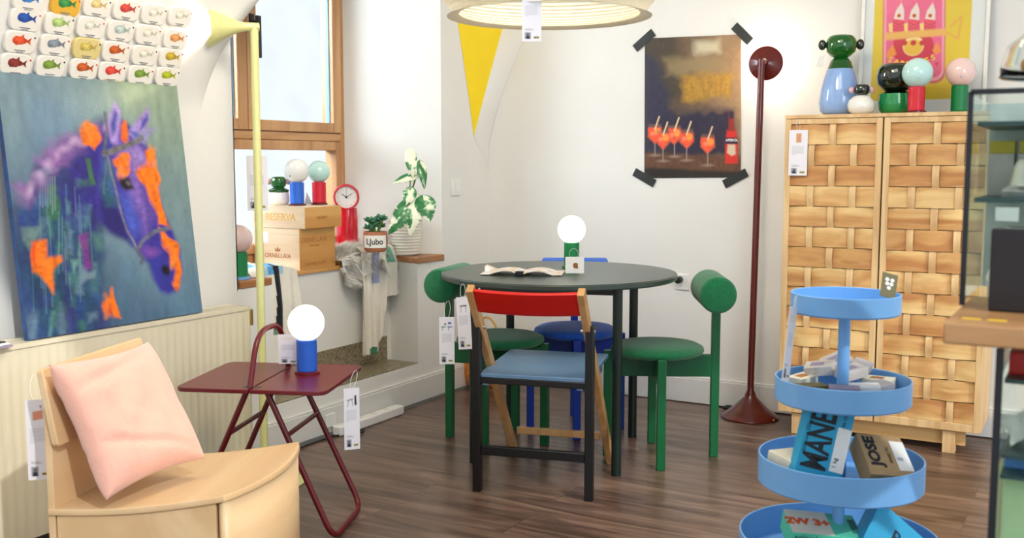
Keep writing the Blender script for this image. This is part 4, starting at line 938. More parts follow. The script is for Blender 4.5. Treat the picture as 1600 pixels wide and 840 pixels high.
# ================================================================== WINDOW SILL THINGS
lc = Vector((-.215, -1.195, .7155))
p1 = PZ(468, 424, .7155)
cr = thing('wine_crate', 'lower wooden wine crate stamped with a crown and ORNELLAIA', 'crate', (-.340, -1.198, .7155))
def crate(t, x0, x1, y0, y1, h, m1, m2):
    bm = B(); box(bm, x0, x1, y0, y0+.012, 0, h); box(bm, x0, x1, y1-.012, y1, 0, h); box(bm, x0+.01, x1-.01, y0+.012, y1-.012, 0, .012); box(bm, x0+.002, x1-.002, y0+.002, y1-.002, h-.010, h); obj('side_boards', bm, m1, t, smooth=0, bevel=.001)
    bm = B(); box(bm, x1-.012, x1+.001, y0+.001, y1-.001, .0005, h-.0005); obj('end_board', bm, m2, t, smooth=0, bevel=.001); obj('end_board', bx(x0, x0+.012, y0+.012, y1-.012, 0, h-.01), m2, t, smooth=0)
crate(cr, -.145, .13, -.122, .130, .188, 'crate_light', 'crate_gold')
text('ORNELLAIA', .034, 'burnt_soft', cr, basis((.1316, -.02, .135), (0, 1, 0), (0, 0, 1))); text('TOSCANA', .015, 'burnt_soft', cr, basis((.1316, -.02, .108), (0, 1, 0), (0, 0, 1))); text('BOLGHERI 12x75CL', .017, 'burnt_soft', cr, basis((.1316, -.01, .025), (0, 1, 0), (0, 0, 1)))
text('ORNELLAIA', .030, 'burnt', cr, basis((-.0, -.1226, .062), (1, 0, 0), (0, 0, 1)))
bm = B(); prism(bm, [(-.014, 0), (.014, 0), (.018, .018), (.008, .008), (0, .022), (-.008, .008), (-.018, .018)], 0, .0004, basis((0, -.1226, .082), (1, 0, 0), (0, 0, 1))); obj('crown_stamp', bm, 'burnt', cr, smooth=0)
bm = bx(-.11, -.055, -.1232, -.1225, .12, .17); obj('paper_label', bm, 'paper', cr, smooth=0)
cu2 = thing('wine_crate', 'upper shallow wooden wine crate stamped RESERVA, carrying two globe lamps', 'crate', (-.340, -1.186, .9045))
crate(cu2, -.155, .160, -.128, .132, .098, 'crate_light', 'crate_gold')
text('RESERVA', .046, 'ochre_stamp', cu2, basis((.015, -.1286, .050), (1, 0, 0), (0, 0, 1)), bold=.0010, sx=1.0)
text('DECERVA', .017, 'burnt_soft', cu2, basis((.1616, -.01, .048), (0, 1, 0), (0, 0, 1)))
CTOP = 1.0030
def onc(px, py=318): p = PZ(px, py, CTOP); return p
globe_lamp('globe lamp with blue base and white globe on the wine crates', onc(464.5, 321), 'lamp_blue', 'brown_red', 'opal', R_=.057, hb=.098)
globe_lamp('globe lamp with red base and mint globe on the wine crates', onc(499, 319.5), 'lamp_red', 'brown_red', 'opal_mint', R_=.053, hb=.098)
bear('small glass animal vase with milk white body and bright green head on the wine crates', onc(436, 320), [(0, 0), (.038, 0), (.05, .014), (.051, .04), (.046, .06)], 'white_glass', .108, .038, 'green_glass', 'pink_glass', .016, .112, split=[(.046, .060), (.050, .072), (.034, .082)])
tcard2 = thing('folded_card', 'small grey folded card between the lamps on the wine crates', 'card', onc(482, 319), .4)
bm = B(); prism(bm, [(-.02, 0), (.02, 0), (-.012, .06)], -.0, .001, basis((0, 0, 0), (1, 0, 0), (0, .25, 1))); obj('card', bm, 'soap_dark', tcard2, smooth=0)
price_tag('large pink white information card hanging behind the lime lamp pole', PD(401, 243, 4.02), .080, .212, YAW+.0, 'cabinet', PD(402, 222, 3.99))
# left pillar lamp
globe_lamp('globe lamp with green base and pink globe at the left end of the window sill', Vector((-.075, -1.842, .7355)), 'lamp_green', 'sky_blue', 'opal_pink', R_=.058, hb=.098, rb=.036)

# clock
ck = thing('pedestal_clock', 'red cylinder clock with a round white face beside the wine crates', 'clock', (-.37, -.775, .727), YAW+.12)
obj('body', lathe(B(), [(0, 0), (.054, 0), (.055, .003), (.055, .20), (.050, .25), (0, .25)], 48), 'red_plastic', ck, smooth=50)
mt = Matrix.Translation((.0, -.0, .305)) @ Matrix.Rotation(PI/2, 4, 'X')
obj('face_ring', lathe(B(), [(0, -.05), (.050, -.05), (.064, -.03), (.066, .045), (.062, .052), (.054, .052), (.054, .040), (0, .040)], 56, mt), 'red_plastic', ck, smooth=50)
dial = obj('dial', lathe(B(), [(0, .042), (.054, .042)], 48, mt), 'white_plastic', ck, smooth=0)
bm = B()
for k in range(12):
    a = k*PI/6; bmm = B(); 
    x, z = math.sin(a)*.044, math.cos(a)*.044; box(bm, x-.001, x+.001, -.0432, -.0425, .305+z-.002, .305+z+.002); bmm.free()
obj('hour_marks', bm, 'ink', dial, smooth=0)
def hand(a, l, w_): 
    a = math.radians(a); d = Vector((math.sin(a), 0, math.cos(a))); bm = B(); beam(bm, Vector((0, -.044, .305))-d*.006, Vector((0, -.044, .305))+d*l, w_, .001, ref=d.cross(Vector((0, 1, 0)))); return bm
obj('hour_hand', hand(-55, .028, .003), 'ink', dial, smooth=0); obj('minute_hand', hand(58, .038, .0025), 'ink', dial, smooth=0); obj('second_hand', hand(2, .044, .001), 'ink', dial, smooth=0)
obj('hub', cyl(B(), .005, .0445, .047, 16, mt), 'ink', dial)
sc_ = thing('picture_card', 'small white card with a red picture behind the succulent pot', 'card', (-.31, -.715, .715), YAW)
obj('card', bx(-.022, .022, 0, .001, 0, .15), 'paper', sc_, smooth=0); obj('print', bx(-.004, .004, -.0006, 0, .11, .135), 'red_ink', sc_, smooth=0)

# succulent
sp = thing('potted_succulent', 'green succulent in a terracotta pot wrapped with a white LJubo label', 'potted plant', PD(587, 393, 4.93), YAW+.05)
obj('pot', lathe(B(), [(0, 0), (.044, 0), (.054, .012), (.058, .05), (.056, .085), (.0545, .096), (.050, .096), (.050, .082), (0, .082)], 48), 'terracotta', sp, smooth=50)
lb = B(); n_ = 24; vs = []
for k in range(n_+1):
    a = -PI/2-1.05+2.1*k/n_
    vs.append([lb.verts.new((.0590*math.cos(a), .0590*math.sin(a), z)) for z in (.022, .080)])
for a, b in zip(vs, vs[1:]): lb.faces.new((a[0], b[0], b[1], a[1]))
obj('label', lb, 'paper', sp)
tm = text('LJubo', .040, 'ink', sp, Matrix.Identity(4), sx=.92, bold=.0006, depth=.0003)
for v in tm.data.vertices:
    a = -PI/2+v.co.x/.0595; r = .0596+v.co.z; v.co = (r*math.cos(a), r*math.sin(a), .050+v.co.y)
obj('soil', lathe(B(), [(0, .086), (.0495, .084)], 32), 'soil', sp)
lv = B(); R1 = random.Random(5); stm = B()
for k in range(9):
    a = R1.uniform(0, 2*PI); r = R1.uniform(.005, .05); tip = Vector((r*math.cos(a), r*math.sin(a), .12+R1.uniform(0, .045)-r*.3))
    tube(stm, [(tip.x*.3, tip.y*.3, .08), tip], .004, 8)
    for j in range(9):
        b = j*2.4+k; el = .15+.9*(j/9); L1 = .030
        d = Vector((math.cos(b)*math.cos(el), math.sin(b)*math.cos(el), math.sin(el)))
        s_, u_, dd = frame_to(d); m_ = basis(tip+d*L1*.5, d, s_) @ Matrix.Diagonal((L1*.55, .009, .0045, 1))
        bmesh.ops.create_icosphere(lv, subdivisions=2, radius=1, matrix=m_)
obj('leaves', lv, 'succulent', sp, smooth=80); obj('stems', stm, 'stem', sp)

# monstera
mo = thing('potted_monstera', 'variegated monstera in a white ribbed pot on the right sill board', 'potted plant', (-.135, -.598, .7355), YAW)
prof = [(0, 0), (.060, 0), (.066, .006)]
for k in range(1, 60):
    z = .006+k*.0028; prof.append((.066+.022*(z/.175)+.0013*math.sin(k*1.15), z))
prof += [(.089, .176), (.084, .176), (.080, .160), (0, .160)]
obj('pot', lathe(B(), prof, 72, wob=lambda a, z: 1+.008*math.sin(a*2+z*120)), 'pot_white', mo, smooth=70)
obj('soil', lathe(B(), [(0, .165), (.081, .163)], 32), 'soil', mo)
def leaf(base, tip, width, up_, notches, seed, white):
    base, tip = Vector(base), Vector(tip); d = tip-base; Ln = d.length; d.normalize(); sd = d.cross(Vector(up_)).normalized(); nn = sd.cross(d)
    NU, NV = 28, 36
    def f(u, v):
        t = v; wd = width*math.sin(PI*min(1, t**.62))**.8*(1-.12*t)+.0003
        s_ = (u-.5)*2
        if notches and abs(s_) > .35:
            ph = (t*5.5+.25*abs(s_)) % 1
            if .30 < ph < .48 and .25 < t < .9: wd *= .62
        back = -.18*Ln*abs(s_)**1.3*(1-t)**3
        p = base+d*(t*Ln+back)+sd*(s_*wd)+nn*(-.22*wd*abs(s_)**1.6+.10*Ln*math.sin(t*PI)-.12*Ln*t*t); return p
    def cf(u, v):
        p = Vector((u*1.6, v*2.4, seed)); k = noise.noise(p)*1.3+.35*noise.noise(p*4); w0 = -.10+white
        if k < w0-.12: return lin((232, 234, 208))
        if k < w0: return lin((150, 188, 150))
        return lin((44, 112, 62)) if noise.noise(p*2+Vector((9, 0, 0))) > -.1 else lin((74, 138, 84))
    return grid(f, NU, NV, cf)
VX = Vector((1, 0, 0))
def L2(px, py, dd=0):   # picture point near the plant, local coordinates
    p = PD(px, py, 4.88+dd); return toloc(p, mo.location, YAW)
crown = Vector((0, 0, .165))
for (b, t_, wd, upv, nt, sd_, wh) in (((644, 318), (607, 350), .050, (.1, -1, .35), 1, 3, -.15), ((652, 312), (640, 352), .048, (0, -1, .2), 1, 8, .25), ((662, 310), (672, 330), .052, (.2, -1, .3), 1, 12, .0), ((655, 316), (640, 353), .030, (0, -1, .1), 0, 15, .2),
                                     ((648, 275), (612, 285), .022, (0, -1, .4), 0, 21, .1), ((641, 238), (645, 276), .030, (0, -1, .3), 0, 31, .45), ((657, 256), (664, 294), .024, (.3, -1, .2), 0, 41, .05), ((642, 296), (634, 322), .034, (0, -1, .3), 0, 51, .1)):
    B0 = L2(*b, 0); T0 = L2(*t_, -.03)
    if wd > .045: # big split leaves
        T0 = L2(t_[0], t_[1]+14, -.05)
    lf = leaf(B0, T0, wd, upv, nt, sd_, wh); obj('leaf', lf, 'leaf', mo, smooth=60, solid=.0008)
for a in (((660, 312)), ((650, 276)), ((646, 240)), ((657, 258)), ((645, 300)), ((650, 315))):
    e_ = L2(*a); m1_ = crown.lerp(e_, .5)+Vector((.012*random.uniform(-1, 1), .01, .02)); pts = [crown*(1-t)**2+m1_*2*t*(1-t)+e_*t*t for t in [k/10 for k in range(11)]]
    obj('stem', tube(B(), pts, .0028, 8), 'stem', mo)

# fur throw on the sill + cloths
def furry(name, label, fn, n, ln, cat='fur throw', seed=2):
    R2 = random.Random(seed); me = B(); vs = [[me.verts.new(fn(i/24, j/24)) for i in range(25)] for j in range(25)]
    for j in range(24):
        for i in range(24): me.faces.new((vs[j][i], vs[j][i+1], vs[j+1][i+1], vs[j+1][i]))
    for k in range(n):
        u, v = R2.random(), R2.random(); p = Vector(fn(u, v)); a = Vector(fn(min(1, u+.02), v))-Vector(fn(max(0, u-.02), v)); b = Vector(fn(u, min(1, v+.02)))-Vector(fn(u, max(0, v-.02)))
        nn = a.cross(b).normalized(); 
        if nn.dot(Vector((.5, -.5, 1))) < 0: nn = -nn
        k1 = noise.noise(p*28+Vector((3, 1, 7))); k2 = noise.noise(p*22+Vector((9, 4, 2)))
        e = b.normalized()*(.5+.6*k2+R2.uniform(-.15, .15))+a.normalized()*(2.4*k1+R2.uniform(-.2, .2))+nn*(.7+1.4*k2+R2.uniform(-.1, .2)); e = e.normalized()*ln*(1+.9*k2)*R2.uniform(.8, 1.1)
        s_ = e.cross(nn); s_ = s_.normalized()*.0024 if s_.length > 1e-6 else Vector((.0024, 0, 0))
        q0 = p-s_; q1 = p+s_; q2 = p+e*.6+Vector((0, 0, -.001)); q3 = p+e+Vector((0, 0, -.004))
        v0, v1, v2, v3 = [me.verts.new(z_) for z_ in (q0, q1, q2+s_*.6, q3)]; me.faces.new((v0, v1, v2)); me.faces.new((v0, v2, v3))
    o = obj(name, me, 'fur', smooth=0); return tag(o, label, cat)
def furf(u, v):
    y = -1.05+u*.43; q = v*.34; edge = -.178-.01*math.sin(u*17)
    if q < .22: x = -.40+q; z = .742+.012*math.sin(u*9)+.022*math.sin(u*PI); y = min(y, -.655) if x < -.2 else y
    else: r = q-.22; x = edge+.012*math.sin(u*20)*r*3; z = .756-r-.012*(1-math.sin(u*PI))
    return (x, y+.01*math.sin(v*8), z)
fo_ = furry('fur_throw', 'fluffy white fur throw lying over the sill between the crates and the succulent', furf, 15000, .055)
def drape(fn, nu, nv, cf, name, label, cat='blanket'):
    o = obj(name, grid(fn, nu, nv, cf), 'cloth', smooth=80, solid=.003); tag(o, label, cat, 'muslin blankets hanging from the sill'); return o
def d1(u, v):   # right cloth: from the sill down to the step
    q = v*.75
    if q < .17: x = -.34+q; z = .788+.008*math.sin(u*7+1)+.006*math.sin(v*30); y = -.95+u*.27+.03*(1-q/.17)*(u-.5)
    else:
        r = q-.17; long = 1/(1+math.exp((u-.60)*30)); hang = .24+.27*long
        k = min(1, r*5)
        y = -.95+u*.27+k*(.06*(u-.3))*(1 if u > .3 else .6)-.03*k*math.sin(u*PI)
        x = -.150+(.013*math.sin(u*30+r*3)+.006*math.sin(u*67+1))*k+.012*k
        z = .784-r/.58*hang-.004
    return (x, y, z)
def c1(u, v):
    q = v*.72; wv_ = .05*math.sin(v*9)
    if abs(u-.42-wv_*.6-.3*max(0, .25-v)) < .11 and .06 < v < .48: return lin((166, 168, 196))
    if abs(u-.80-wv_*.3) < .07 and .10 < v < .46: return lin((104, 176, 150))
    if abs(u-.3) < .12 and v > .95: return lin((70, 130, 100))
    k = .5+.5*noise.noise(Vector((u*20, v*30, 0))); return lin((226+10*k, 220+10*k, 206+10*k))
drape(d1, 90, 110, c1, 'muslin_blanket', 'cream muslin blanket with lilac and green stripes hanging over the fur throw to the step')
def d2(u, v):
    y0 = -1.655+u*.29; q = v*.98
    if q < .20: x = -.40+q; z = .725+.028*math.sin(u*PI)+.008*math.sin(v*40+u*3); y = y0
    else:
        r = q-.20; y = -1.655+u*.29+.02*r; x = -.192+.009*math.sin(u*26+r*2)*min(1, r*6)+.018*min(1, r*4); z = .728-r*.62+.028*math.sin(u*PI)*max(0, 1-r*3)
    return (x, y, z)
def c2(u, v):
    w1 = u-.42-.12*math.sin(v*5)*.5
    if .18 < v < .62 and abs(w1-.06) < .06: return lin((34, 36, 44))
    if .04 < v < .26 and abs(w1) < .22: return lin((86, 160, 214)) if abs(w1) < .12 else lin((170, 206, 226))
    if .60 < v < .66 and abs(w1) < .12: return lin((120, 150, 130))
    k = .5+.5*noise.noise(Vector((u*20, v*30, 5))); return lin((230+8*k, 226+8*k, 214+8*k))
drape(d2, 80, 110, c2, 'muslin_blanket', 'white muslin blanket with blue wash and a black stripe, hanging left of the wine crates')

# ================================================================== ORANGE BASKET behind the left chair
bk = thing('rattan_basket', 'orange woven basket with rope handles on the floor in the corner', 'basket', (.20, -.36, 0))
p = PZ(752, 603, 0); bk.location = p+Vector((0, .0, 0))
obj('body', lathe(B(), [(0, 0), (.07, 0), (.09, .02), (.105, .08), (.10, .15), (.085, .19), (.080, .185), (.09, .15), (.09, .03), (0, .012)], 40, wob=lambda a, z: 1+.03*math.sin(a*10+z*60)*math.sin(a*10-z*60)), 'amber', bk, smooth=60)
for s in (-1, 1):
    obj('handle', tube(B(), fillet([(-.07, s*.06, .18), (-.06, s*.06, .33), (.0, s*.06, .38), (.06, s*.06, .33), (.07, s*.06, .18)], .05), .006, 10), 'rope', bk)

# ================================================================== PENDANT SHADE
PC = Vector((1.498, -2.148, 1.632))
pn = thing('pendant_lampshade', 'wide white ribbed rice paper lampshade hanging from above', 'pendant lamp', PC)
Ro, Ri = .332, .303
prof = []
for k in range(0, 61):
    t = k/60; a = -PI*.40+t*PI*.72; prof.append((.20+(Ro-.20)*math.cos(a)+(.0025*math.sin(k*2.1)), .115+.125*math.sin(a)))
prof = [(Ri, 0.0)]+prof[6:]
obj('paper_shade', lathe(B(), prof, 110), 'paper_shade', pn, smooth=70, solid=.001)
bm = B()
for k in range(10):
    z0 = 0.002; 
for k, (r, z) in enumerate(prof[::3]): tube(bm, [((r-.001)*math.cos(2*PI*j/72), (r-.001)*math.sin(2*PI*j/72), z) for j in range(72)], .0011, 5, closed=True)
obj('wire_ribs', bm, 'cream_box', pn)
bm = tube(B(), [(0, 0, .12), (0, 0, 1.368)], .003, 8); obj('cord', bm, 'white_plastic', pn)
obj('bulb', sphere(B(), (0, 0, .13), .035), 'opal_lit', pn, smooth=80)
point('pendant_bulb', (0, 0, .12), 1.6, (1, .93, .82), .05, pn)
price_tag('white price tag hanging from the paper pendant lampshade', PD(831, -10, 2.80)+Vector((0, 0, .02)), .052, .146, YAW, 'lamp')

# ================================================================== ARMCHAIR
Aq = PZ(350, 774, .40); Ar = PZ(467, 689, .40); aang = math.radians(20.48)
ac = thing('lounge_chair', 'birch plywood lounge chair with an angled back board, front left', 'armchair', (Aq.x, Aq.y, 0), aang)
def la(p): return toloc(p, ac.location, aang)
SW = .504; SB = -.470
def xf(t): return .050*math.sin(PI*t)**.8
def sz(u): return .340+.060*u-.012*math.sin(PI*u)
def seatf(u, v): return (SB+u*(xf(v)-SB), v*SW, sz(u)-.008)
obj('seat', grid(seatf, 40, 24), 'birch', ac, smooth=60, solid=.016, bevel=.002)
def sidef(y):
    bm = B(); prism(bm, [(SB+.02, 0), (-.026, 0), (-.026, .382), (-.2, .356), (SB+.02, .322)], -.009, .009, basis((0, y, 0), (1, 0, 0), (0, 0, 1))); return bm
obj('side_panel', sidef(.016), 'birch', ac, smooth=0, bevel=.002)
obj('side_panel', sidef(SW-.030), 'birch', ac, smooth=0, bevel=.002)
obj('front_panel', grid(lambda u, v: (xf(.012+u*.965)-.014, (.012+u*.965)*SW, v*.383), 24, 2), 'birch', ac, smooth=60, solid=.018)
obj('back_panel', bx(SB-.002, SB+.016, .006, SW-.02, 0, .60), 'birch', ac, smooth=0, bevel=.002)
bo = Vector((-.482, -.004, .694)); bv = Vector((.035, 0, -.19)).normalized()
bm = B(); prism(bm, rrect(SW-.02, .198, .012, cx=(SW-.02)/2, cy=-.099), -.0, .018, basis(bo, (0, 1, 0), -bv)); obj('back_board', bm, 'birch', ac, bevel=.003)
# cushion: its corners rest on the seat and the back board
cs = thing('cushion', 'square pink velvet cushion leaning on the plywood lounge chair', 'cushion', (Aq.x, Aq.y, .36), aang)
gd = Vector((math.cos(aang), math.sin(aang), 0))
cTL, cTR = [toloc(PP(px, py, Vector((Aq.x, Aq.y, 0))+gd*k, gd), cs.location, aang) for px, py, k in ((76, 570, -.425), (231, 534, -.425))]
cBL, cBR = [toloc(PZ(*p), cs.location, aang) for p in ((166, 781, .385), (320, 716, .415))]
c00, c10, c11, c01 = cBL, cBR, cTR, cTL
cn_ = (cBR-cTL).cross(cTR-cBL).normalized()
def cush(sgn):
    def f(u, v):
        a, b = u*2-1, v*2-1
        uu = .5+.5*a*(1-.09*(1-b*b)); vv = .5+.5*b*(1-.09*(1-a*a))
        p = c00.lerp(c10, uu).lerp(c01.lerp(c11, uu), vv)
        t = .062*((1-a**4)*(1-b**4))**.5*(1+.15*noise.noise(Vector((a*2, b*2, sgn*3))))
        t += .010*noise.noise(Vector((a*3+b*2, b*2.5, 4)))*(1-a*a)*(1-b*b)
        t -= .012*math.exp(-((a+b*.25+.55)/.06)**2)*(1-b*b)*(1-a*a)
        t -= .014*math.exp(-((b-.72-a*.2)/.10)**2)*(1-a*a)*(1-b*b)*2 + .012*math.exp(-((b+.62+a*.35)/.07)**2)*(1-a*a)*(1-b*b)*2
        return p+cn_*sgn*t
    return f
cm = B()
for sgn in (1, -1):
    f = cush(sgn); vv = [[cm.verts.new(f(i/64, j/64)) for i in range(65)] for j in range(65)]
    for j in range(64):
        for i in range(64): cm.faces.new((vv[j][i], vv[j][i+1], vv[j+1][i+1], vv[j+1][i]))
bmesh.ops.remove_doubles(cm, verts=cm.verts, dist=.0004)
obj('cover', cm, 'pink_velvet', cs, smooth=80)
price_tag('long white price tag hanging from the back board of the plywood lounge chair', PD(57, 624, 2.70), .056, .212, YAW+.25, 'chair', PD(56, 584, 2.78))

# ================================================================== TROLLEY
TP = Vector((2.452, -2.500, 0))
tr = thing('tiered_stand', 'sky blue round tiered metal stand full of small boxes, in front of the cabinet', 'tiered stand', TP)
TR = [(.122, .905, .046), (.152, .708, .056), (.186, .524, .068), (.226, .336, .075), ]
for R0, z, h in TR:
    obj('tray', lathe(B(), [(.012, z-h), (R0-.004, z-h), (R0, z-h+.004), (R0, z-.001), (R0-.001, z), (R0-.003, z), (R0-.004, z-.001), (R0-.004, z-h+.003), (.012, z-h+.003)], 96), 'sky_blue', tr, smooth=40)
obj('pole', tube(B(), [(0, 0, .02), (0, 0, .87)], .0135, 24), 'sky_blue', tr)
obj('base', lathe(B(), [(0, .0), (.20, .0), (.20, .012), (.02, .02), (0, .02)], 64), 'sky_blue', tr)
def obox(name, label, cat, ctr, dims, ax_, ay_, m, group, parts=()):
    """box with its own axes; dims along ax, ay, az"""
    t = thing(name, label, cat, ctr, 0, group)
    mt = basis((0, 0, 0), ax_, ay_)
    bm = bx(-dims[0]/2, dims[0]/2, -dims[1]/2, dims[1]/2, -dims[2]/2, dims[2]/2); bmesh.ops.transform(bm, matrix=mt, verts=bm.verts); obj('carton', bm, m, t, smooth=0, bevel=.0015)
    return t, mt
toC = -_fw
g3 = 'cartons on the tiered stand'
# cyan MANEL box: leans against the pole in the third tray
ctr = PD(1285, 686, 2.365)
t, mt = obox('coffee_carton', 'tall cyan carton lettered MANEL leaning in the third tray', 'carton', ctr, (.108, .190, .040), (_R*.95-_U*.26+_fw*.05), (_U*.86+_R*.26+_fw*.10), 'cyan_box', g3)
tx = mt @ Matrix.Translation((-.012, .006, .0203)) @ Matrix.Rotation(PI/2, 4, 'Z'); text('MANEL', .047, 'ink', t, tx, sx=1.02, squash=1.75, bold=.0012)
text('Stiftbund 250 g', .012, 'ink', t, mt @ Matrix.Translation((-.044, 0, .0203)) @ Matrix.Rotation(PI/2, 4, 'Z'))
text('PRIMA VEZ', .011, 'ink', t, mt @ Matrix.Translation((.034, .045, .0203)) @ Matrix.Rotation(PI/2, 4, 'Z'))
bm = bx(.022, .062, -.065, .035, .0201, .0207); bmesh.ops.transform(bm, matrix=mt, verts=bm.verts)
bm2 = B(); box(bm2, .022, .0535, -.065, .035, .0201, .0208); box(bm2, .0535, .0545, -.065, .035, -.004, .0208); bmesh.ops.transform(bm2, matrix=mt, verts=bm2.verts); bm.free(); obj('white_label', bm2, 'paper', t, smooth=0)
text('1 kg', .014, 'ink', t, mt @ Matrix.Translation((.031, -.045, .0212)) @ Matrix.Rotation(PI/2, 4, 'Z'))
ctr = PD(1378, 722, 2.40)
t, mt = obox('coffee_carton', 'brown kraft carton lettered JOSE in the third tray', 'carton', ctr, (.108, .125, .050), (_R*.97-_U*.10+_fw*.1), (_U*.62-_R*.16+_fw*.78), 'kraft', g3)
text('JOSE', .044, 'ink', t, mt @ Matrix.Translation((-.028, .010, .0253)) @ Matrix.Rotation(PI/2, 4, 'Z'), bold=.002, squash=.8)
text('PERRES TO', .010, 'ink', t, mt @ Matrix.Translation((.008, -.0, .0253)) @ Matrix.Rotation(PI/2, 4, 'Z'))
bm = bx(.020, .0542, -.045, .045, .0251, .0257); bmesh.ops.transform(bm, matrix=mt, verts=bm.verts); obj('white_label', bm, 'paper', t, smooth=0)
text('8', .020, 'lilac_box', t, mt @ Matrix.Translation((.032, -.01, .0260)) @ Matrix.Rotation(PI/2, 4, 'Z'))
t, mt = obox('coffee_carton', 'cream carton half hidden behind the cyan carton in the third tray', 'carton', PD(1236, 724, 2.42), (.075, .08, .045), (_R*.9+_fw*.5), (_fw*.9-_R*.4+_U*.2), 'cream_box', g3)
# small boxes in the second tray
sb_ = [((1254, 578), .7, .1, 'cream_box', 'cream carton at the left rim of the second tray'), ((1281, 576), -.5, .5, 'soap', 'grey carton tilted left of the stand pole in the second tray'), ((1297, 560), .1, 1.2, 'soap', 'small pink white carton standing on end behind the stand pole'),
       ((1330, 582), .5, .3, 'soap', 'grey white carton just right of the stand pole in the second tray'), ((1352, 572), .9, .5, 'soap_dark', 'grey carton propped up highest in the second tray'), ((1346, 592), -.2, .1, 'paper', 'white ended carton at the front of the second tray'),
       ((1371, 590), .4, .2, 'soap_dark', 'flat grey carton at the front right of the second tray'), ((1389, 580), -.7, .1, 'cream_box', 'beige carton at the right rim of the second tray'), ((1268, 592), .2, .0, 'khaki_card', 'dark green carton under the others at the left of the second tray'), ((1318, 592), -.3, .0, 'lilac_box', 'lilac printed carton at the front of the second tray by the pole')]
for k, ((px, py), a, tl_, m_, lab) in enumerate(sb_):
    q = PZ(px, py+6, .70)
    r = Vector((q.x-TP.x, q.y-TP.y)); 
    if r.length > .112: r = r.normalized()*.112
    if r.length < .05: r = r.normalized()*.05 if r.length > 0 else Vector((.05, 0))
    zc = .708-.053+.030+(.026 if tl_ > .25 else .0)+(.012 if tl_ > 1 else 0)
    q = Vector((TP.x+r.x, TP.y+r.y, zc))
    x_ = Vector((math.cos(a+YAW), math.sin(a+YAW), .35*tl_)); y_ = Vector((-math.sin(a+YAW), math.cos(a+YAW), .5*tl_))
    t, mt = obox('soap_carton', lab, 'small box', q, (.068, .042, .024), x_, y_, m_, 'small cartons in the second tray')
    if m_ in ('soap', 'cream_box'):
        bm = bx(-.020, .012, -.010, .010, .0121, .0125); bmesh.ops.transform(bm, matrix=mt, verts=bm.verts); obj('print', bm, 'lilac_box' if m_ == 'soap' else 'burnt_soft', t, smooth=0)
# card in top tray
t, mt = obox('gift_card', 'olive green card with a small white mark, propped in the top tray', 'card', PD(1389, 446, 2.36), (.036, .060, .0012), (_R*.93-_U*.25), (_U*.7+_R*.45+_fw*.3), 'khaki_card', None)
bm = B()
for a, b in ((-.006, .014), (.006, .014), (-.005, .004), (.005, .004), (0, -.006)): cyl(bm, .0045, .0007, .0012, 16, Matrix.Translation((a, b, 0)))
bmesh.ops.transform(bm, matrix=mt, verts=bm.verts); obj('mark', bm, 'white_ink', t, smooth=0)
# fourth tray
t, mt = obox('tea_carton', 'white and mint carton with orange pattern lettered NYSKOPUN in the lowest visible tray', 'carton', PD(1283, 832, 2.44), (.165, .10, .05), (_R*.98-_U*.09), (_fw*.9+_U*.3), 'mint_box', g3)
bm = bx(-.082, .015, -.0495, .0495, .0251, .0256); bmesh.ops.transform(bm, matrix=mt, verts=bm.verts); obj('white_panel', bm, 'cream_box', t, smooth=0)
text('2W 3+', .036, 'orange_ink', t, mt @ Matrix.Translation((-.036, .0, .0258)), bold=.002)
bm = B()
for k in range(10): box(bm, .062, .078, -.03+.006*k, -.027+.006*k, .0251, .0255)
bmesh.ops.transform(bm, matrix=mt, verts=bm.verts); obj('barcode', bm, 'ink', t, smooth=0)
text('NÝSKÖPUN', .017, 'ink', t, mt @ basis((-.030, -.0503, .010), (1, 0, 0), (0, 0, 1)))
text('KYNNIR', .014, 'ink', t, mt @ basis((-.038, -.0503, -.010), (1, 0, 0), (0, 0, 1)))
t, mt = obox('coffee_carton', 'cyan carton standing on edge at the right of the lowest visible tray', 'carton', PD(1385, 842, 2.42), (.13, .11, .05), (_R*.75-_U*.66), (_fw*.5+_U*.6+_R*.5), 'cyan_box', g3)
text('R2', .05, 'ink', t, mt @ Matrix.Translation((.02, 0, .0253)))
t, mt = obox('coffee_carton', 'flat cyan carton at the front left of the lowest visible tray', 'carton', PD(1262, 872, 2.32), (.16, .09, .03), (_R+_U*.04), (_fw*.9+_U*.3), 'cyan_box', g3)
t, mt = obox('tea_carton', 'grey lilac carton with a red letter at the middle of the lowest visible tray', 'carton', PD(1335, 860, 2.40), (.12, .09, .05), (_R-_U*.03), (_fw*.9+_U*.3), 'lilac_box', g3)
text('B', .04, 'red_ink', t, mt @ Matrix.Translation((.02, 0.02, .0253)))
price_tag('narrow price tag hanging down the left side of the blue tiered stand', PD(1240, 480, 2.33), .044, .165, YAW+.95, 'plain', PD(1244, 462, 2.33), roll=.24)

# ================================================================== COUNTER WITH DISPLAY CASE
zc = .975
k0 = PZ(1474, 504, zc); kb = PZ(1508, 470, zc); CB = kb.y-k0.y
ct = thing('counter_top', 'thick oak counter plank at the right edge', 'counter', (k0.x, k0.y, zc))
obj('plank', bx(0, .8, 0, CB*1.3, -.030, 0), 'counter', ct, bevel=.003)
m_ = PZ(1518, 498, zc)-Vector(ct.location)
for k in range(2): obj('yellow_sticker', prism(B(), rrect(.026, .012, .003, cx=m_.x+.034*k, cy=m_.y), .0002, .0008), 'yellow_ink', ct, smooth=0)
c0 = PZ(1503, 476, zc)
dc = thing('display_case', 'black framed glass display case standing on the oak counter', 'display case', (c0.x, c0.y, zc))
DW, DD = .62, .30; DH = PD(1519, 146, (c0-CAM).dot(_fw)).z-zc
bm = B(); s_ = .004
box(bm, -s_, s_, -s_, s_, 0, DH)
box(bm, DW-s_, DW+s_, -s_, s_, 0, DH)
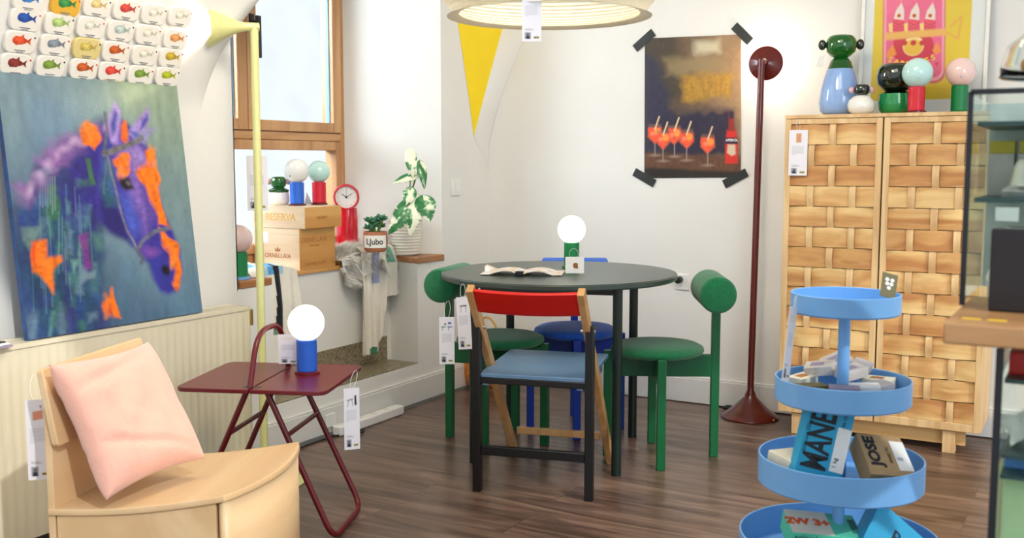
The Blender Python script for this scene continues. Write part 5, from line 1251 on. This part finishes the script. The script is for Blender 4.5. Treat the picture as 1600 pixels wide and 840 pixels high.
box(bm, 0, DW, -s_, s_, DH-s_, DH+s_)
obj('frame', bm, 'dark_metal', dc, smooth=0)
bm = B(); box(bm, 0, DW, -.002, .001, .006, DH-s_); box(bm, -.001, .002, .002, DD, .006, DH-s_); obj('glass', bm, 'case_glass', dc, smooth=0)
obj('back_wall', bx(0, DW, DD-.004, DD, 0, DH-s_), 'case_back', dc, smooth=0)
ZS = [DH-.045, DH*.505]
for z in ZS: obj('shelf', bx(.008, DW-.008, .03, DD-.005, z-.007, z), 'teal', dc, smooth=0)
DL = Vector(dc.location)
def case_item(name, label, cat, bm, m, loc, group=None, sm=50): o = obj(name, bm, m, smooth=sm, bevel=.001); o.location = DL+Vector(loc); return tag(o, label, cat, group)
for k in range(4):
    case_item('pastry_pack', ['mustard yellow pack leftmost on the upper case shelf', 'mustard yellow pack second from the left on the upper case shelf', 'mustard yellow pack third from the left on the upper case shelf', 'mustard yellow pack at the right frame edge on the upper case shelf'][k], 'package', bx(0, .040, 0, .03, 0, .022), 'mustard', (.012+.046*k, .20, ZS[1]+.072), 'yellow packs in the display case', 0)
    case_item('grey_box', ['grey box leftmost under the yellow packs in the case', 'grey box second from the left under the yellow packs', 'grey box third from the left under the yellow packs', 'grey box at the right frame edge under the yellow packs'][k], 'box', bx(0, .040, 0, .05, 0, .0718), 'soap', (.012+.046*k, .19, ZS[1]), 'grey boxes in the display case', 0)
case_item('metal_tin', 'round dark based silver tin on the middle shelf of the display case', 'tin', lathe(B(), [(0, 0), (.062, 0), (.064, .012), (.052, .020), (.046, .052), (.040, .062), (0, .064)], 40), 'silver', (.105, .10, ZS[1]))
case_item('crumpled_paper', 'crumpled white tissue paper in the lower part of the display case', 'paper', lathe(B(), [(0, 0), (.05, .0), (.055, .03), (.045, .07), (.052, .10), (.03, .118), (.01, .100), (0, .08)], 30, wob=lambda a, z: 1+.22*math.sin(a*5+z*60)*math.sin(a*3+z*90)), 'paper', (.080, .14, .002))
for k in range(2): case_item('shelf_label', ['white label, left of two under the middle case shelf', 'white label, right of two under the middle case shelf'][k], 'label', bx(0, .034, 0, .001, 0, .022), 'paper', (.040+.046*k, .028, ZS[1]-.036), 'labels in the display case')
p = PZ(1543, 486, zc)
mb = tag(obj('menu_board', bx(0, .20, 0, .012, 0, PD(1543, 356, (p-CAM).dot(_fw)).z-zc), 'black_box', smooth=0, bevel=.003), 'black menu stand on the counter in front of the glass case', 'sign'); mb.location = p
# glass dome with pastries
dm = thing('cake_dome', 'clear glass cake dome with pastries on top of the display case', 'cake dome', DL+Vector((.098, .06, DH+.005)))
obj('dish', lathe(B(), [(0, .0), (.02, .0), (.018, .010), (.060, .016), (.066, .020), (0, .018)], 48), 'dome_glass', dm, smooth=50)
obj('dome', lathe(B(), [(.062, .020), (.062, .035), (.052, .068), (.028, .088), (0, .093)], 48), 'dome_glass', dm, smooth=60, solid=.003)
for k in range(3):
    a = k*2.1; o = obj('pastry', sphere(B(), (0, 0, 0), .019, 1.3, .9, .8), 'bread', smooth=80); o.location = Vector(dm.location)+Vector((.026*math.cos(a), .026*math.sin(a), .036)); o.rotation_euler = (0, 0, a)
    tag(o, 'brown pastry under the glass dome, %s' % ['nearest the right edge', 'at the back', 'at the left'][k], 'pastry', 'pastries under the dome')
# lower glass fronted unit
l0 = PD(1563, 545, 1.50)
lw = thing('glass_cabinet', 'dark framed glass cabinet below the oak counter', 'cabinet', (l0.x, l0.y, 0))
LH = .935
for x in (0, .5): obj('post', bx(x-.005, x+.005, -.005, .005, 0, LH), 'dark_metal', lw, smooth=0)
bm = B(); box(bm, .005, .495, -.001, .002, .0, LH); box(bm, -.001, .002, .005, .3, .0, LH); obj('glass', bm, 'case_glass', lw, smooth=0)
lzs = [.02, .40, .77, .895]
SH = [PD(1580, y, 1.55).z for y in (840, 735, 650, 585)]
for z in (SH[1], SH[2]-.05, SH[3]): obj('shelf', bx(.006, .49, .02, .29, z-.006, z), 'teal', lw, smooth=0)
LL = Vector(lw.location)
def lw_item(name, label, cat, bm, m, loc, sm=50): o = obj(name, bm, m, smooth=sm, bevel=.002); o.location = LL+Vector(loc); return tag(o, label, cat)
lw_item('red_box', 'bright red box on the top shelf of the glass cabinet under the counter', 'box', bx(0, .2, 0, .15, 0, .034), 'red_paint', (.008, .06, SH[3]))
lw_item('blue_carton', 'blue carton in the glass cabinet under the counter', 'box', bx(0, .2, 0, .15, 0, SH[2]-.052-SH[1]-.01), 'box_blue', (.008, .06, SH[1]))
lw_item('pale_green_carton', 'pale green carton on the lower shelf of the glass cabinet', 'box', bx(0, .22, 0, .16, 0, SH[1]-.008-.3), 'pale_green', (.008, .05, .3))
obj('shelf', bx(.006, .49, .02, .29, .294, .2998), 'teal', lw, smooth=0)
def lf(u, v): return (LL.x+.015+u*.14, LL.y+.06+.04*math.sin(u*9)*.3+.07*v, SH[2]-.047+.03*math.sin(u*PI)+.012*math.sin(v*PI))
o = furry('fur_tuft', 'small white fur piece under the red box in the glass cabinet', lf, 1500, .022, 'fur')
